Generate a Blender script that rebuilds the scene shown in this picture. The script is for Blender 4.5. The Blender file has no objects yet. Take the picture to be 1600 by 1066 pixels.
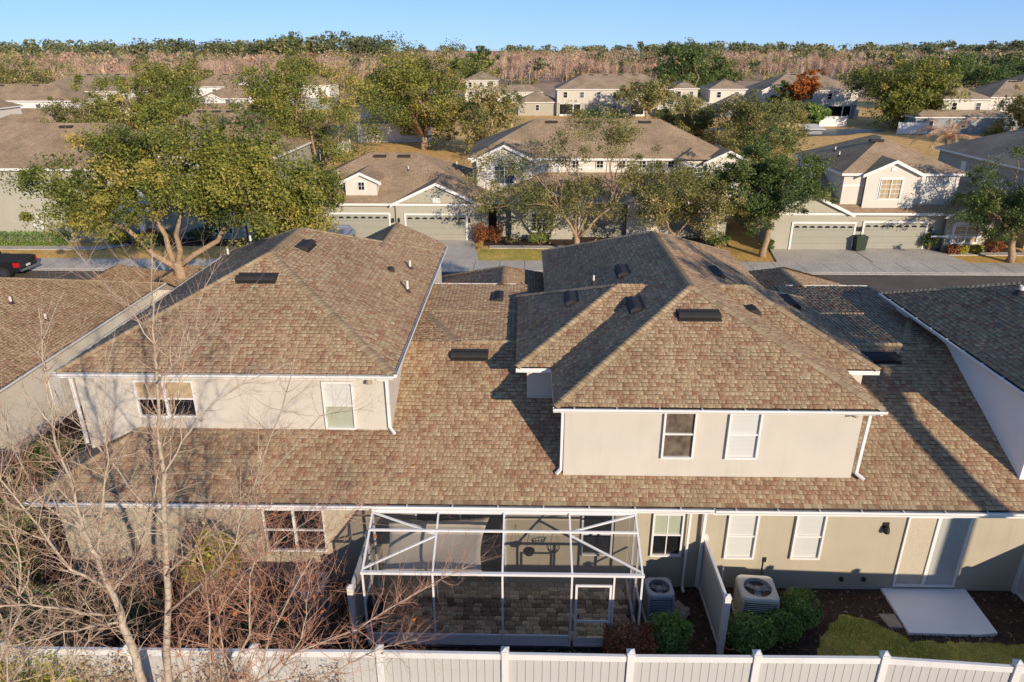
import bpy, math, random
import numpy as np
from mathutils import Vector, Matrix
random.seed(7)
R = math.radians
sc = bpy.context.scene
col = sc.collection

# ---------------------------------------------------------------- camera
cd = bpy.data.cameras.new('camera'); cam = bpy.data.objects.new('camera', cd); col.objects.link(cam)
cam.location = (0, 0, 12.5); cam.rotation_euler = (R(90 - 22.3), 0, R(1.046))
cd.sensor_width = 36; cd.lens = 1115 / 1600 * 36; cd.clip_start = .2; cd.clip_end = 8000
sc.camera = cam
# ---------------------------------------------------------------- sky and sun
SUN_AZ, SUN_EL = R(149), R(18)
w = bpy.data.worlds.new('World'); sc.world = w; w.use_nodes = True
nt = w.node_tree; bg = nt.nodes['Background']
sky = nt.nodes.new('ShaderNodeTexSky'); sky.sky_type = 'NISHITA'; sky.sun_disc = False
sky.sun_elevation = SUN_EL; sky.sun_rotation = SUN_AZ; sky.air_density = .6; sky.dust_density = 0; sky.ozone_density = 4
# the whole dome evenly softened: horizon less glaring against the zenith, a gamma added to lift the fill in shade
vm = nt.nodes.new('ShaderNodeVectorMath'); vm.operation = 'SCALE'; vm.inputs['Scale'].default_value = .1
gm = nt.nodes.new('ShaderNodeGamma'); gm.inputs[1].default_value = .48
v2 = nt.nodes.new('ShaderNodeVectorMath'); v2.operation = 'MULTIPLY'; v2.inputs[1].default_value = (4.5, 6.1, 8.7)
nt.links.new(sky.outputs[0], vm.inputs[0]); nt.links.new(vm.outputs[0], gm.inputs[0]); nt.links.new(gm.outputs[0], v2.inputs[0])
nt.links.new(v2.outputs[0], bg.inputs[0]); bg.inputs[1].default_value = .098
sd = Vector((math.sin(SUN_AZ) * math.cos(SUN_EL), math.cos(SUN_AZ) * math.cos(SUN_EL), math.sin(SUN_EL)))
sl = bpy.data.lights.new('sun', 'SUN'); sl.energy = 4.1; sl.angle = R(.55); sl.color = (1, .85, .665)
so = bpy.data.objects.new('sun', sl); col.objects.link(so); so.rotation_euler = (-sd).to_track_quat('-Z', 'Y').to_euler(); so.location = (30, -40, 40)
sc.view_settings.view_transform = 'Standard'; sc.view_settings.look = 'None'
sc.view_settings.exposure = .43; sc.view_settings.gamma = 1; sc.view_settings.use_curve_mapping = False
sc.render.engine = 'CYCLES'; sc.cycles.use_denoising = True; sc.cycles.max_bounces = 8
sc.cycles.transparent_max_bounces = 16; sc.cycles.caustics_reflective = False; sc.cycles.caustics_refractive = False

# ---------------------------------------------------------------- materials
def newmat(n):
    m = bpy.data.materials.new(n); m.use_nodes = True
    return m, m.node_tree, m.node_tree.nodes['Principled BSDF']
def c4(c): return (c[0], c[1], c[2], 1)
def plain(n, c, rough=.6, spec=.3, var=.08, scale=3., bump=0., bscale=60., metal=0, coat=0, dirt=0):
    """colour with two scales of uneven wear, optional fine relief"""
    m, t, b = newmat(n); N = t.nodes; L = t.links
    tc = N.new('ShaderNodeTexCoord'); no = N.new('ShaderNodeTexNoise'); no.inputs['Scale'].default_value = scale; no.inputs['Detail'].default_value = 6
    L.new(tc.outputs['Object'], no.inputs['Vector'])
    mr = N.new('ShaderNodeMapRange'); mr.inputs['From Min'].default_value = .25; mr.inputs['From Max'].default_value = .75
    mr.inputs['To Min'].default_value = 1 - var; mr.inputs['To Max'].default_value = 1 + var
    L.new(no.outputs['Fac'], mr.inputs['Value'])
    mx = N.new('ShaderNodeMix'); mx.data_type = 'RGBA'; mx.blend_type = 'MULTIPLY'; mx.inputs[0].default_value = 1
    mx.inputs[6].default_value = c4(c); L.new(mr.outputs[0], mx.inputs[7]); out = mx.outputs[2]
    if dirt:
        n2 = N.new('ShaderNodeTexNoise'); n2.inputs['Scale'].default_value = 1.3; n2.inputs['Detail'].default_value = 8; n2.inputs['Roughness'].default_value = .7
        mp = N.new('ShaderNodeMapping'); mp.inputs['Scale'].default_value = (3, 3, .35); L.new(tc.outputs['Object'], mp.inputs[0]); L.new(mp.outputs[0], n2.inputs['Vector'])
        r2 = N.new('ShaderNodeMapRange'); r2.inputs['From Min'].default_value = .52; r2.inputs['From Max'].default_value = .75; r2.inputs['To Max'].default_value = dirt
        L.new(n2.outputs['Fac'], r2.inputs['Value'])
        m2 = N.new('ShaderNodeMix'); m2.data_type = 'RGBA'; L.new(r2.outputs[0], m2.inputs[0]); L.new(out, m2.inputs[6]); m2.inputs[7].default_value = (c[0] * .5, c[1] * .5, c[2] * .42, 1); out = m2.outputs[2]
    L.new(out, b.inputs['Base Color']); b.inputs['Roughness'].default_value = rough; b.inputs['Specular IOR Level'].default_value = spec; b.inputs['Metallic'].default_value = metal; b.inputs['Coat Weight'].default_value = coat
    if bump:
        n3 = N.new('ShaderNodeTexNoise'); n3.inputs['Scale'].default_value = bscale; n3.inputs['Detail'].default_value = 3; L.new(tc.outputs['Object'], n3.inputs['Vector'])
        bp = N.new('ShaderNodeBump'); bp.inputs['Strength'].default_value = bump; bp.inputs['Distance'].default_value = .02; L.new(n3.outputs['Fac'], bp.inputs['Height']); L.new(bp.outputs[0], b.inputs['Normal'])
    return m
def ramp_node(t, stops, interp='LINEAR'):
    r = t.nodes.new('ShaderNodeValToRGB'); e = r.color_ramp; e.interpolation = interp
    while len(e.elements) < len(stops): e.elements.new(.5)
    for i, (p, c) in enumerate(stops): e.elements[i].position = p; e.elements[i].color = c4(c)
    return r
def toned(n, stops, src='attr', rough=.8, spec=.2, grain=.12, gscale=25., transl=0, patch=0, weather=0):
    """colour picked from a ramp by a per-face 'tone' attribute or by the object's own random number"""
    m, t, b = newmat(n); N = t.nodes; L = t.links
    r = ramp_node(t, stops)
    if src == 'attr':
        a = N.new('ShaderNodeAttribute'); a.attribute_name = 'tone'; L.new(a.outputs['Fac'], r.inputs[0])
    else:
        a = N.new('ShaderNodeObjectInfo'); L.new(a.outputs['Random'], r.inputs[0])
    tc = N.new('ShaderNodeTexCoord'); no = N.new('ShaderNodeTexNoise'); no.inputs['Scale'].default_value = gscale; no.inputs['Detail'].default_value = 4
    L.new(tc.outputs['Object'], no.inputs['Vector'])
    mr = N.new('ShaderNodeMapRange'); mr.inputs['From Min'].default_value = .3; mr.inputs['From Max'].default_value = .7; mr.inputs['To Min'].default_value = 1 - grain; mr.inputs['To Max'].default_value = 1 + grain
    L.new(no.outputs['Fac'], mr.inputs['Value'])
    mx = N.new('ShaderNodeMix'); mx.data_type = 'RGBA'; mx.blend_type = 'MULTIPLY'; mx.inputs[0].default_value = 1
    L.new(r.outputs[0], mx.inputs[6]); L.new(mr.outputs[0], mx.inputs[7]); out = mx.outputs[2]
    if weather:
        g = N.new('ShaderNodeNewGeometry'); n2 = N.new('ShaderNodeTexNoise'); n2.inputs['Scale'].default_value = .45; n2.inputs['Detail'].default_value = 7; n2.inputs['Roughness'].default_value = .65
        L.new(g.outputs['Position'], n2.inputs['Vector'])
        r2 = N.new('ShaderNodeMapRange'); r2.inputs['From Min'].default_value = .3; r2.inputs['From Max'].default_value = .7; r2.inputs['To Min'].default_value = 1 - weather; r2.inputs['To Max'].default_value = 1 + weather * .6
        L.new(n2.outputs['Fac'], r2.inputs['Value'])
        m3 = N.new('ShaderNodeMix'); m3.data_type = 'RGBA'; m3.blend_type = 'MULTIPLY'; m3.inputs[0].default_value = 1; L.new(out, m3.inputs[6]); L.new(r2.outputs[0], m3.inputs[7]); out = m3.outputs[2]
    L.new(out, b.inputs['Base Color']); b.inputs['Roughness'].default_value = rough; b.inputs['Specular IOR Level'].default_value = spec
    if transl:
        tr = N.new('ShaderNodeBsdfTranslucent'); ms = N.new('ShaderNodeMixShader'); ms.inputs[0].default_value = transl
        L.new(out, tr.inputs[0]); L.new(b.outputs[0], ms.inputs[1]); L.new(tr.outputs[0], ms.inputs[2]); L.new(ms.outputs[0], N['Material Output'].inputs[0])
    return m
def far_shingle(n, a, bcol, mortar):
    m, t, b = newmat(n); N = t.nodes; L = t.links
    uv = N.new('ShaderNodeUVMap'); br = N.new('ShaderNodeTexBrick'); br.offset = .37; br.inputs['Color1'].default_value = c4(a); br.inputs['Color2'].default_value = c4(bcol); br.inputs['Mortar'].default_value = c4(mortar)
    br.inputs['Scale'].default_value = 1; br.inputs['Brick Width'].default_value = .24; br.inputs['Row Height'].default_value = .13; br.inputs['Mortar Size'].default_value = .011
    L.new(uv.outputs[0], br.inputs['Vector'])
    no = N.new('ShaderNodeTexNoise'); no.inputs['Scale'].default_value = .5; no.inputs['Detail'].default_value = 8; L.new(uv.outputs[0], no.inputs['Vector'])
    mr = N.new('ShaderNodeMapRange'); mr.inputs['From Min'].default_value = .3; mr.inputs['From Max'].default_value = .7; mr.inputs['To Min'].default_value = .75; mr.inputs['To Max'].default_value = 1.2; L.new(no.outputs['Fac'], mr.inputs['Value'])
    mx = N.new('ShaderNodeMix'); mx.data_type = 'RGBA'; mx.blend_type = 'MULTIPLY'; mx.inputs[0].default_value = 1; L.new(br.outputs[0], mx.inputs[6]); L.new(mr.outputs[0], mx.inputs[7])
    L.new(mx.outputs[2], b.inputs['Base Color']); b.inputs['Roughness'].default_value = .9; b.inputs['Specular IOR Level'].default_value = .15
    bp = N.new('ShaderNodeBump'); bp.inputs['Distance'].default_value = .02; bp.inputs['Strength'].default_value = .6; L.new(br.outputs['Fac'], bp.inputs['Height']); bp.invert = True; L.new(bp.outputs[0], b.inputs['Normal'])
    return m
def ground_mat(n, stops, scale=.35, rough=.95, fine=9., bump=.3):
    m, t, b = newmat(n); N = t.nodes; L = t.links
    g = N.new('ShaderNodeNewGeometry'); n1 = N.new('ShaderNodeTexNoise'); n1.inputs['Scale'].default_value = scale; n1.inputs['Detail'].default_value = 10; n1.inputs['Roughness'].default_value = .68
    L.new(g.outputs['Position'], n1.inputs['Vector']); r = ramp_node(t, stops); L.new(n1.outputs['Fac'], r.inputs[0])
    n2 = N.new('ShaderNodeTexNoise'); n2.inputs['Scale'].default_value = fine; n2.inputs['Detail'].default_value = 5; L.new(g.outputs['Position'], n2.inputs['Vector'])
    mr = N.new('ShaderNodeMapRange'); mr.inputs['From Min'].default_value = .3; mr.inputs['From Max'].default_value = .7; mr.inputs['To Min'].default_value = .72; mr.inputs['To Max'].default_value = 1.28; L.new(n2.outputs['Fac'], mr.inputs['Value'])
    mx = N.new('ShaderNodeMix'); mx.data_type = 'RGBA'; mx.blend_type = 'MULTIPLY'; mx.inputs[0].default_value = 1; L.new(r.outputs[0], mx.inputs[6]); L.new(mr.outputs[0], mx.inputs[7])
    L.new(mx.outputs[2], b.inputs['Base Color']); b.inputs['Roughness'].default_value = rough; b.inputs['Specular IOR Level'].default_value = .15
    if bump:
        bp = N.new('ShaderNodeBump'); bp.inputs['Strength'].default_value = bump; bp.inputs['Distance'].default_value = .05; L.new(n2.outputs['Fac'], bp.inputs['Height']); L.new(bp.outputs[0], b.inputs['Normal'])
    return m
def glass_mat(n, c, rough=.04):
    m, t, b = newmat(n); b.inputs['Base Color'].default_value = c4(c); b.inputs['Roughness'].default_value = rough; b.inputs['Specular IOR Level'].default_value = .6
    return m
def screen_mat(n, c, opacity):
    m, t, b = newmat(n); N = t.nodes; L = t.links
    b.inputs['Base Color'].default_value = c4(c); b.inputs['Roughness'].default_value = .8
    tr = N.new('ShaderNodeBsdfTransparent'); ms = N.new('ShaderNodeMixShader'); ms.inputs[0].default_value = opacity
    L.new(tr.outputs[0], ms.inputs[1]); L.new(b.outputs[0], ms.inputs[2]); L.new(ms.outputs[0], N['Material Output'].inputs[0])
    return m
SH = [(0, (0.063, 0.043, 0.029)), (.08, (0.149, 0.098, 0.061)), (.18, (0.198, 0.126, 0.078)), (.36, (0.271, 0.147, 0.086)), (.52, (0.293, 0.193, 0.114)), (.72, (0.343, 0.240, 0.141)), (.88, (0.366, 0.277, 0.165)), (1, (0.401, 0.320, 0.198))]
SHR = [(0, (0.216, 0.138, 0.084)), (.1, (0.261, 0.151, 0.088)), (.2, (0.271, 0.168, 0.097)), (.3, (0.284, 0.195, 0.112)), (.55, (0.325, 0.235, 0.136)), (.8, (0.366, 0.277, 0.165)), (1, (0.401, 0.320, 0.198))]
M = {}
M['shingle'] = toned('shingle', SH, grain=.2, gscale=40, weather=.2)
M['edge'] = plain('shingle_edge', (.1, .07, .048), .95)
M['shingle_single'] = toned('shingle_single', SHR, 'rand', grain=.2, gscale=40, weather=.2)
M['cap'] = toned('ridge_cap', [(0, (0.300, 0.204, 0.114)), (.5, (0.390, 0.281, 0.158)), (1, (0.460, 0.349, 0.202))], 'rand', grain=.15, gscale=30, weather=.15)
M['deck'] = plain('roof_deck', (.1, .07, .05), .9)
M['farsh'] = far_shingle('shingle_brown', (0.446, 0.318, 0.198), (0.339, 0.237, 0.145), (0.194, 0.133, 0.079))
M['farsh2'] = far_shingle('shingle_grey_brown', (0.407, 0.309, 0.207), (0.330, 0.247, 0.163), (0.194, 0.142, 0.097))
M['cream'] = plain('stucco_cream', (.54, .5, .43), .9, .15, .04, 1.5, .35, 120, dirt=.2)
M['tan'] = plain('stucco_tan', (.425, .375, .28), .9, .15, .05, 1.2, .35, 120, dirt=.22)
M['sage'] = plain('stucco_sage', (.39, .37, .3), .9, .15, .05, 1.2, .3, 90, dirt=.15)
M['palegrey'] = plain('stucco_pale_grey', (.62, .58, .51), .9, .15, .05, 1., .2, 90, dirt=.1)
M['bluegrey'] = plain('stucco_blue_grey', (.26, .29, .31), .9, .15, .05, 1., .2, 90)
M['white'] = plain('white_paint', (.72, .7, .67), .45, .4, .04, 2)
M['vinyl'] = plain('white_vinyl', (.66, .65, .62), .4, .4, .05, 2.5, dirt=.22)
M['plank'] = plain('shade_toned_vinyl', (.47, .46, .43), .5, .3, .1, 1.5, dirt=.45)  # shade on the fence face put into the plank grey, plus dirt streaks
M['alu'] = plain('white_aluminium', (.68, .67, .66), .35, .5, .05, 4)
M['gutter_in'] = plain('gutter_grime', (.12, .1, .08), .9)
M['glass'] = glass_mat('window_glass', (.012, .014, .016))
M['glass_day'] = glass_mat('window_glass_bright', (.09, .1, .11), .08)
M['blind'] = plain('white_blind', (.55, .55, .52), .5, .4, .03, 8, coat=.2)
_t = M['blind'].node_tree; _w = _t.nodes.new('ShaderNodeTexWave'); _w.bands_direction = 'Z'; _w.inputs['Scale'].default_value = 9; _c = _t.nodes.new('ShaderNodeTexCoord'); _t.links.new(_c.outputs['Object'], _w.inputs['Vector'])
_r = ramp_node(_t, [(0, (.42, .42, .4)), (.3, (.56, .56, .53)), (1, (.58, .58, .55))]); _t.links.new(_w.outputs['Fac'], _r.inputs[0]); _t.links.new(_r.outputs[0], _t.nodes['Principled BSDF'].inputs['Base Color'])
M['blind_green'] = plain('greenish_blind', (.36, .38, .29), .4, .4, .05, 8, coat=.5)  # blind with its own greenish tone
M['curtain'] = plain('warm_curtain', (.4, .3, .18), .6, .3, .25, 9, coat=.5)
M['vent'] = plain('dark_vent', (.035, .031, .03), .75, .25, .15, 6)
M['dark'] = plain('dark_plastic', (.02, .02, .02), .5, .4)
M['pipe'] = plain('white_pipe', (.62, .58, .5), .6)
M['asphalt'] = ground_mat('asphalt', [(.3, (0.098, 0.081, 0.067)), (.7, (0.156, 0.128, 0.104))], .4, .9, 30, .2)
M['concrete'] = ground_mat('concrete', [(.3, (.4, .365, .31)), (.55, (.5, .455, .385)), (.75, (.57, .52, .44))], .5, .9, 14, .15)
M['slab'] = plain('pale_slab', (.8, .8, .79), .8, .2, .035, 1.2, .15, 60, dirt=.06)
M['lawn'] = ground_mat('dormant_lawn', [(.3, (0.297, 0.227, 0.061)), (.48, (0.535, 0.340, 0.101)), (.62, (0.683, 0.412, 0.135)), (.8, (0.446, 0.255, 0.108))], .35, .95, 5)
M['lawn2'] = ground_mat('green_lawn', [(.3, (0.218, 0.238, 0.053)), (.5, (0.434, 0.364, 0.083)), (.7, (0.780, 0.505, 0.144))], .5, .95, 6)
M['field'] = ground_mat('orange_field', [(.3, (0.540, 0.324, 0.108)), (.5, (0.702, 0.419, 0.149)), (.75, (0.621, 0.419, 0.149))], .06, .95, 1.2)
M['land'] = ground_mat('brush_ground', [(.3, (0.250, 0.180, 0.103)), (.5, (0.400, 0.276, 0.172)), (.7, (0.525, 0.348, 0.230))], .05, .95, .6)
M['mulch'] = ground_mat('mulch', [(.3, (0.042, 0.026, 0.017)), (.6, (0.090, 0.055, 0.036)), (.8, (0.165, 0.109, 0.070))], 3, .95, 22, .8)
M['chip'] = toned('mulch_chip', [(0, (0.045, 0.029, 0.020)), (.6, (0.135, 0.080, 0.049)), (1, (0.360, 0.261, 0.182))], grain=.1)
M['paver'] = toned('paver', [(0, (0.229, 0.170, 0.110)), (.5, (0.541, 0.400, 0.258)), (1, (0.780, 0.660, 0.423))], 'rand', grain=.35, gscale=7)
M['screen'] = screen_mat('insect_screen', (.035, .035, .037), .33)
M['sail'] = plain('shade_cloth', (.56, .5, .4), .9, .1, .05, 4)
M['fan'] = plain('fan_grey', (.23, .25, .27), .5, .4)
M['ac'] = plain('cabinet_beige', (.5, .48, .42), .5, .4, .06, 3, dirt=.2)
M['ac2'] = plain('cabinet_grey', (.3, .34, .37), .5, .4, .06, 3)
M['grille'] = plain('grille_black', (.03, .03, .032), .5, .4)
M['door'] = plain('garage_door_sage', (.31, .3, .245), .6, .3, .04, 2, dirt=.1)
M['bark_pale'] = plain('pale_bark', (.42, .35, .265), .9, .15, .3, 14, .5, 40)
M['bark_oak'] = plain('oak_bark', (.34, .24, .155), .95, .1, .3, 6, .7, 25)
M['twig'] = toned('twig', [(0, (0.248, 0.145, 0.101)), (.5, (0.410, 0.288, 0.203)), (1, (0.570, 0.524, 0.392))], grain=.15, gscale=12)
M['redtwig'] = toned('red_twig', [(0, (0.248, 0.112, 0.074)), (.5, (0.410, 0.223, 0.149)), (1, (0.570, 0.393, 0.257))], grain=.15, gscale=12)
def leafmat(n, stops): return toned(n, stops, grain=.12, gscale=1.2, rough=.55, spec=.35, transl=.3)
M['oak'] = leafmat('oak_leaf', [(0, (0.076, 0.107, 0.024)), (.4, (0.187, 0.213, 0.043)), (.75, (0.340, 0.319, 0.061)), (1, (0.550, 0.413, 0.107))])
M['oak2'] = leafmat('olive_leaf', [(0, (0.095, 0.119, 0.035)), (.5, (0.236, 0.236, 0.070)), (.85, (0.402, 0.331, 0.119)), (1, (0.614, 0.450, 0.213))])
M['dkleaf'] = leafmat('dark_leaf', [(0, (0.048, 0.091, 0.027)), (.6, (0.132, 0.184, 0.048)), (1, (0.289, 0.301, 0.078))])
M['shrub'] = leafmat('shrub_leaf', [(0, (0.059, 0.134, 0.030)), (.5, (0.149, 0.266, 0.054)), (.85, (0.295, 0.414, 0.088)), (1, (0.590, 0.590, 0.149))])
M['ylw'] = leafmat('yellow_green_leaf', [(0, (0.213, 0.236, 0.028)), (.6, (0.472, 0.425, 0.047)), (1, (0.750, 0.709, 0.070))])
M['rust'] = leafmat('rust_leaf', [(0, (0.145, 0.049, 0.024)), (.6, (0.324, 0.121, 0.049)), (1, (0.551, 0.244, 0.097))])
M['orange'] = leafmat('orange_leaf', [(0, (.3, .09, .02)), (1, (.6, .2, .04))])
M['deadleaf'] = leafmat('dead_leaf', [(0, (.2, .13, .08)), (.5, (.4, .3, .19)), (1, (.62, .52, .38))])
M['woodsleaf'] = leafmat('woods_twig_mass', [(0, (0.239, 0.155, 0.090)), (.2, (0.431, 0.276, 0.180)), (.4, (0.622, 0.398, 0.280)), (.55, (0.658, 0.465, 0.291)), (.7, (0.359, 0.298, 0.110)), (.82, (0.263, 0.255, 0.080)), (.92, (0.538, 0.298, 0.150)), (1, (0.598, 0.243, 0.171))])
M['pane_reflection'] = plain('brown_pane_reflection', (.13, .1, .075), .2, .5, .6, 5, coat=.6)  # brownish window reflection put into the pane colour
M['palm'] = leafmat('dry_palm', [(0, (0.390, 0.208, 0.104)), (.6, (0.650, 0.390, 0.221)), (1, (0.780, 0.546, 0.351))])
M['grass'] = leafmat('grass_blade', [(0, (0.174, 0.264, 0.043)), (.55, (0.426, 0.439, 0.078)), (.8, (0.780, 0.659, 0.184)), (1, (0.780, 0.686, 0.329))])
M['bare'] = toned('bare_wood', [(0, (0.311, 0.208, 0.137)), (.3, (0.490, 0.327, 0.228)), (.55, (0.634, 0.427, 0.308)), (.8, (0.658, 0.499, 0.342)), (1, (0.562, 0.250, 0.182))], grain=.15, gscale=.2)
M['ever'] = leafmat('evergreen', [(0, (0.095, 0.122, 0.061)), (.5, (0.203, 0.214, 0.091)), (.8, (0.319, 0.306, 0.122)), (1, (0.531, 0.428, 0.204))])
M['carpaint'] = plain('black_paint', (.012, .012, .014), .25, .5, .03, 2, coat=.6)
M['red'] = glass_mat('red_lens', (.45, .01, .015), .2)
M['rubber'] = plain('rubber', (.02, .02, .02), .85)
M['chrome'] = plain('chrome', (.5, .5, .5), .25, .5, metal=1)
M['bluecar'] = plain('blue_paint', (.1, .16, .3), .3, .5, .03, 2, coat=.6)
M['bin'] = plain('bin_green', (.025, .04, .022), .5)
M['pond'] = glass_mat('pond_water', (.035, .034, .026), .4)
M['lampmetal'] = plain('lamp_metal', (.05, .05, .05), .4)
M['lampglass'] = plain('lamp_glass', (.6, .6, .55), .3)
M['clay'] = plain('clay_red', (.25, .075, .04), .8)
M['stone'] = plain('stone', (.36, .29, .22), .9, .2, .2, 5, .5, 20)
M['orangewall'] = plain('sunlit_shed_wall', (.55, .36, .18), .9)

# ---------------------------------------------------------------- builders
ORG = {}
def org(o):
    return ORG.get(o.name, (0, 0, 0)) if o else (0, 0, 0)
def thing(name, label, cat, loc=(0, 0, 0), group=None, rz=0):
    o = bpy.data.objects.new(name, None); col.objects.link(o); o.location = loc; o.rotation_euler = (0, 0, rz)
    o['label'] = label; o['category'] = cat
    if group: o['group'] = group
    o.empty_display_size = .2; ORG[o.name] = tuple(loc); return o
def tag(o, label=None, cat=None, group=None, kind=None):
    if label: o['label'] = label
    if cat: o['category'] = cat
    if group: o['group'] = group
    if kind: o['kind'] = kind
    return o
def link(name, me, parent=None, loc=None):
    o = bpy.data.objects.new(name, me); col.objects.link(o)
    if parent: o.parent = parent
    if loc is not None: o.location = loc
    ORG[o.name] = org(parent); return o
def np_mesh(name, V, F, mat, tone=None, uv=None, smooth=False):
    """V (n,3); F list of index arrays (m,k); tone per face"""
    me = bpy.data.meshes.new(name); V = np.asarray(V, np.float32)
    me.vertices.add(len(V)); me.vertices.foreach_set('co', V.ravel())
    F = [np.asarray(f, np.int32) for f in F if len(f)]
    tot = np.concatenate([np.full(len(f), f.shape[1], np.int32) for f in F]); idx = np.concatenate([f.ravel() for f in F])
    me.loops.add(len(idx)); me.loops.foreach_set('vertex_index', idx)
    me.polygons.add(len(tot)); st = np.concatenate([[0], np.cumsum(tot)[:-1]]).astype(np.int32)
    me.polygons.foreach_set('loop_start', st)
    try: me.polygons.foreach_set('loop_total', tot)
    except Exception: pass
    if smooth: me.polygons.foreach_set('use_smooth', np.ones(len(tot), bool))
    if tone is not None:
        a = me.attributes.new('tone', 'FLOAT', 'FACE'); a.data.foreach_set('value', np.asarray(tone, np.float32))
    if uv is not None:
        u = me.uv_layers.new(name='UVMap'); u.data.foreach_set('uv', np.asarray(uv, np.float32).ravel())
    me.update(calc_edges=True); me.validate()
    if mat: me.materials.append(mat)
    return me
class MB:
    def __init__(s): s.v = []; s.f = []; s.t = []
    def quad(s, *p, t=.5):
        n = len(s.v); s.v += [tuple(q) for q in p]; s.f.append(tuple(range(n, n + len(p)))); s.t.append(t); return s
    def box(s, x0, x1, y0, y1, z0, z1, t=.5, m=None):
        n = len(s.v); c = [(x0, y0, z0), (x1, y0, z0), (x1, y1, z0), (x0, y1, z0), (x0, y0, z1), (x1, y0, z1), (x1, y1, z1), (x0, y1, z1)]
        if m: c = [tuple(m @ Vector(q)) for q in c]
        s.v += c
        for f in ((3, 2, 1, 0), (4, 5, 6, 7), (0, 1, 5, 4), (1, 2, 6, 5), (2, 3, 7, 6), (3, 0, 4, 7)): s.f.append(tuple(n + i for i in f)); s.t.append(t)
        return s
    def bar(s, a, b, w, h=None, t=.5):
        """rectangular bar between two points"""
        a = Vector(a); b = Vector(b); d = b - a; L = d.length
        if L < 1e-6: return s
        d.normalize(); up = Vector((0, 0, 1)) if abs(d.z) < .95 else Vector((0, 1, 0))
        x = d.cross(up).normalized(); z = x.cross(d); m = Matrix(((x.x, d.x, z.x, a.x), (x.y, d.y, z.y, a.y), (x.z, d.z, z.z, a.z), (0, 0, 0, 1)))
        h = h or w
        return s.box(-w / 2, w / 2, 0, L, -h / 2, h / 2, t, m)
    def prism(s, pts, y0, y1, t=.5, axis='y'):
        """polygon pts (a,b) extruded along an axis; axis y: (x,z), axis x: (y,z), axis z: (x,y)"""
        f = {'y': lambda p, k: (p[0], k, p[1]), 'x': lambda p, k: (k, p[0], p[1]), 'z': lambda p, k: (p[0], p[1], k)}[axis]
        n = len(s.v); k = len(pts); s.v += [f(p, y0) for p in pts] + [f(p, y1) for p in pts]
        s.f += [tuple(range(n, n + k)), tuple(range(n + 2 * k - 1, n + k - 1, -1))]; s.t += [t, t]
        for i in range(k): j = (i + 1) % k; s.f.append((n + i, n + k + i, n + k + j, n + j)); s.t.append(t)
        return s
    def tube(s, pts, rad, sides=6, t=.5, cap=True):
        pts = [Vector(p) for p in pts]; n0 = len(s.v); k = len(pts)
        if not hasattr(rad, '__len__'): rad = [rad] * k
        ref = Vector((.31, .2, .93))
        for i in range(k):
            d = (pts[min(i + 1, k - 1)] - pts[max(i - 1, 0)])
            if d.length < 1e-6: d = Vector((0, 0, 1))
            d.normalize(); u = d.cross(ref)
            if u.length < .05: u = d.cross(Vector((1, 0, 0)))
            u.normalize(); v = d.cross(u)
            for j in range(sides):
                a = 2 * math.pi * j / sides; q = pts[i] + (u * math.cos(a) + v * math.sin(a)) * rad[i]; s.v.append((q.x, q.y, q.z))
        for i in range(k - 1):
            for j in range(sides):
                a = n0 + i * sides + j; b = n0 + i * sides + (j + 1) % sides; s.f.append((a, b, b + sides, a + sides)); s.t.append(t)
        if cap and sides > 2:
            s.f.append(tuple(n0 + j for j in range(sides - 1, -1, -1))); s.f.append(tuple(n0 + (k - 1) * sides + j for j in range(sides))); s.t += [t, t]
        return s
    def lathe(s, c, prof, sides=16, t=.5):
        n0 = len(s.v)
        for r, z in prof:
            for j in range(sides): a = 2 * math.pi * j / sides; s.v.append((c[0] + r * math.cos(a), c[1] + r * math.sin(a), c[2] + z))
        for i in range(len(prof) - 1):
            for j in range(sides): a = n0 + i * sides + j; b = n0 + i * sides + (j + 1) % sides; s.f.append((a, b, b + sides, a + sides)); s.t.append(t)
        return s
    def mesh(s, name, mat, o=(0, 0, 0), smooth=False, tone=False):
        me = bpy.data.meshes.new(name); me.from_pydata([(a - o[0], b - o[1], c - o[2]) for a, b, c in s.v], [], s.f)
        if tone: a = me.attributes.new('tone', 'FLOAT', 'FACE'); a.data.foreach_set('value', s.t)
        if smooth: me.polygons.foreach_set('use_smooth', [True] * len(me.polygons))
        me.update()
        if mat: me.materials.append(mat)
        return me
    def build(s, name, mat, parent=None, smooth=False, tone=False, bevel=0):
        ob = link(name, s.mesh(name, mat, org(parent), smooth, tone), parent)
        if bevel:
            b = ob.modifiers.new('bevel', 'BEVEL'); b.width = bevel; b.segments = 2; b.limit_method = 'ANGLE'
        return ob
def B(*a, **k): return MB().box(*a, **k)
def struct(name, mb, mat):
    return tag(mb.build(name, mat), kind='structure')
def sheet(name, x0, x1, y0, y1, z, mat, kind='structure'):
    return tag(MB().quad((x0, y0, z), (x1, y0, z), (x1, y1, z), (x0, y1, z)).build(name, mat), kind=kind)
def copy_tree(o, parent=None, loc=None, rz=0, scale=1, label=None):
    c = o.copy(); col.objects.link(c); c.parent = parent
    if loc is not None: c.location = loc; c.rotation_euler = (0, 0, rz); c.scale = (scale,) * 3 if not hasattr(scale, '__len__') else scale
    if label: c['label'] = label
    for ch in list(o.children): copy_tree(ch, c)
    return c

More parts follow.
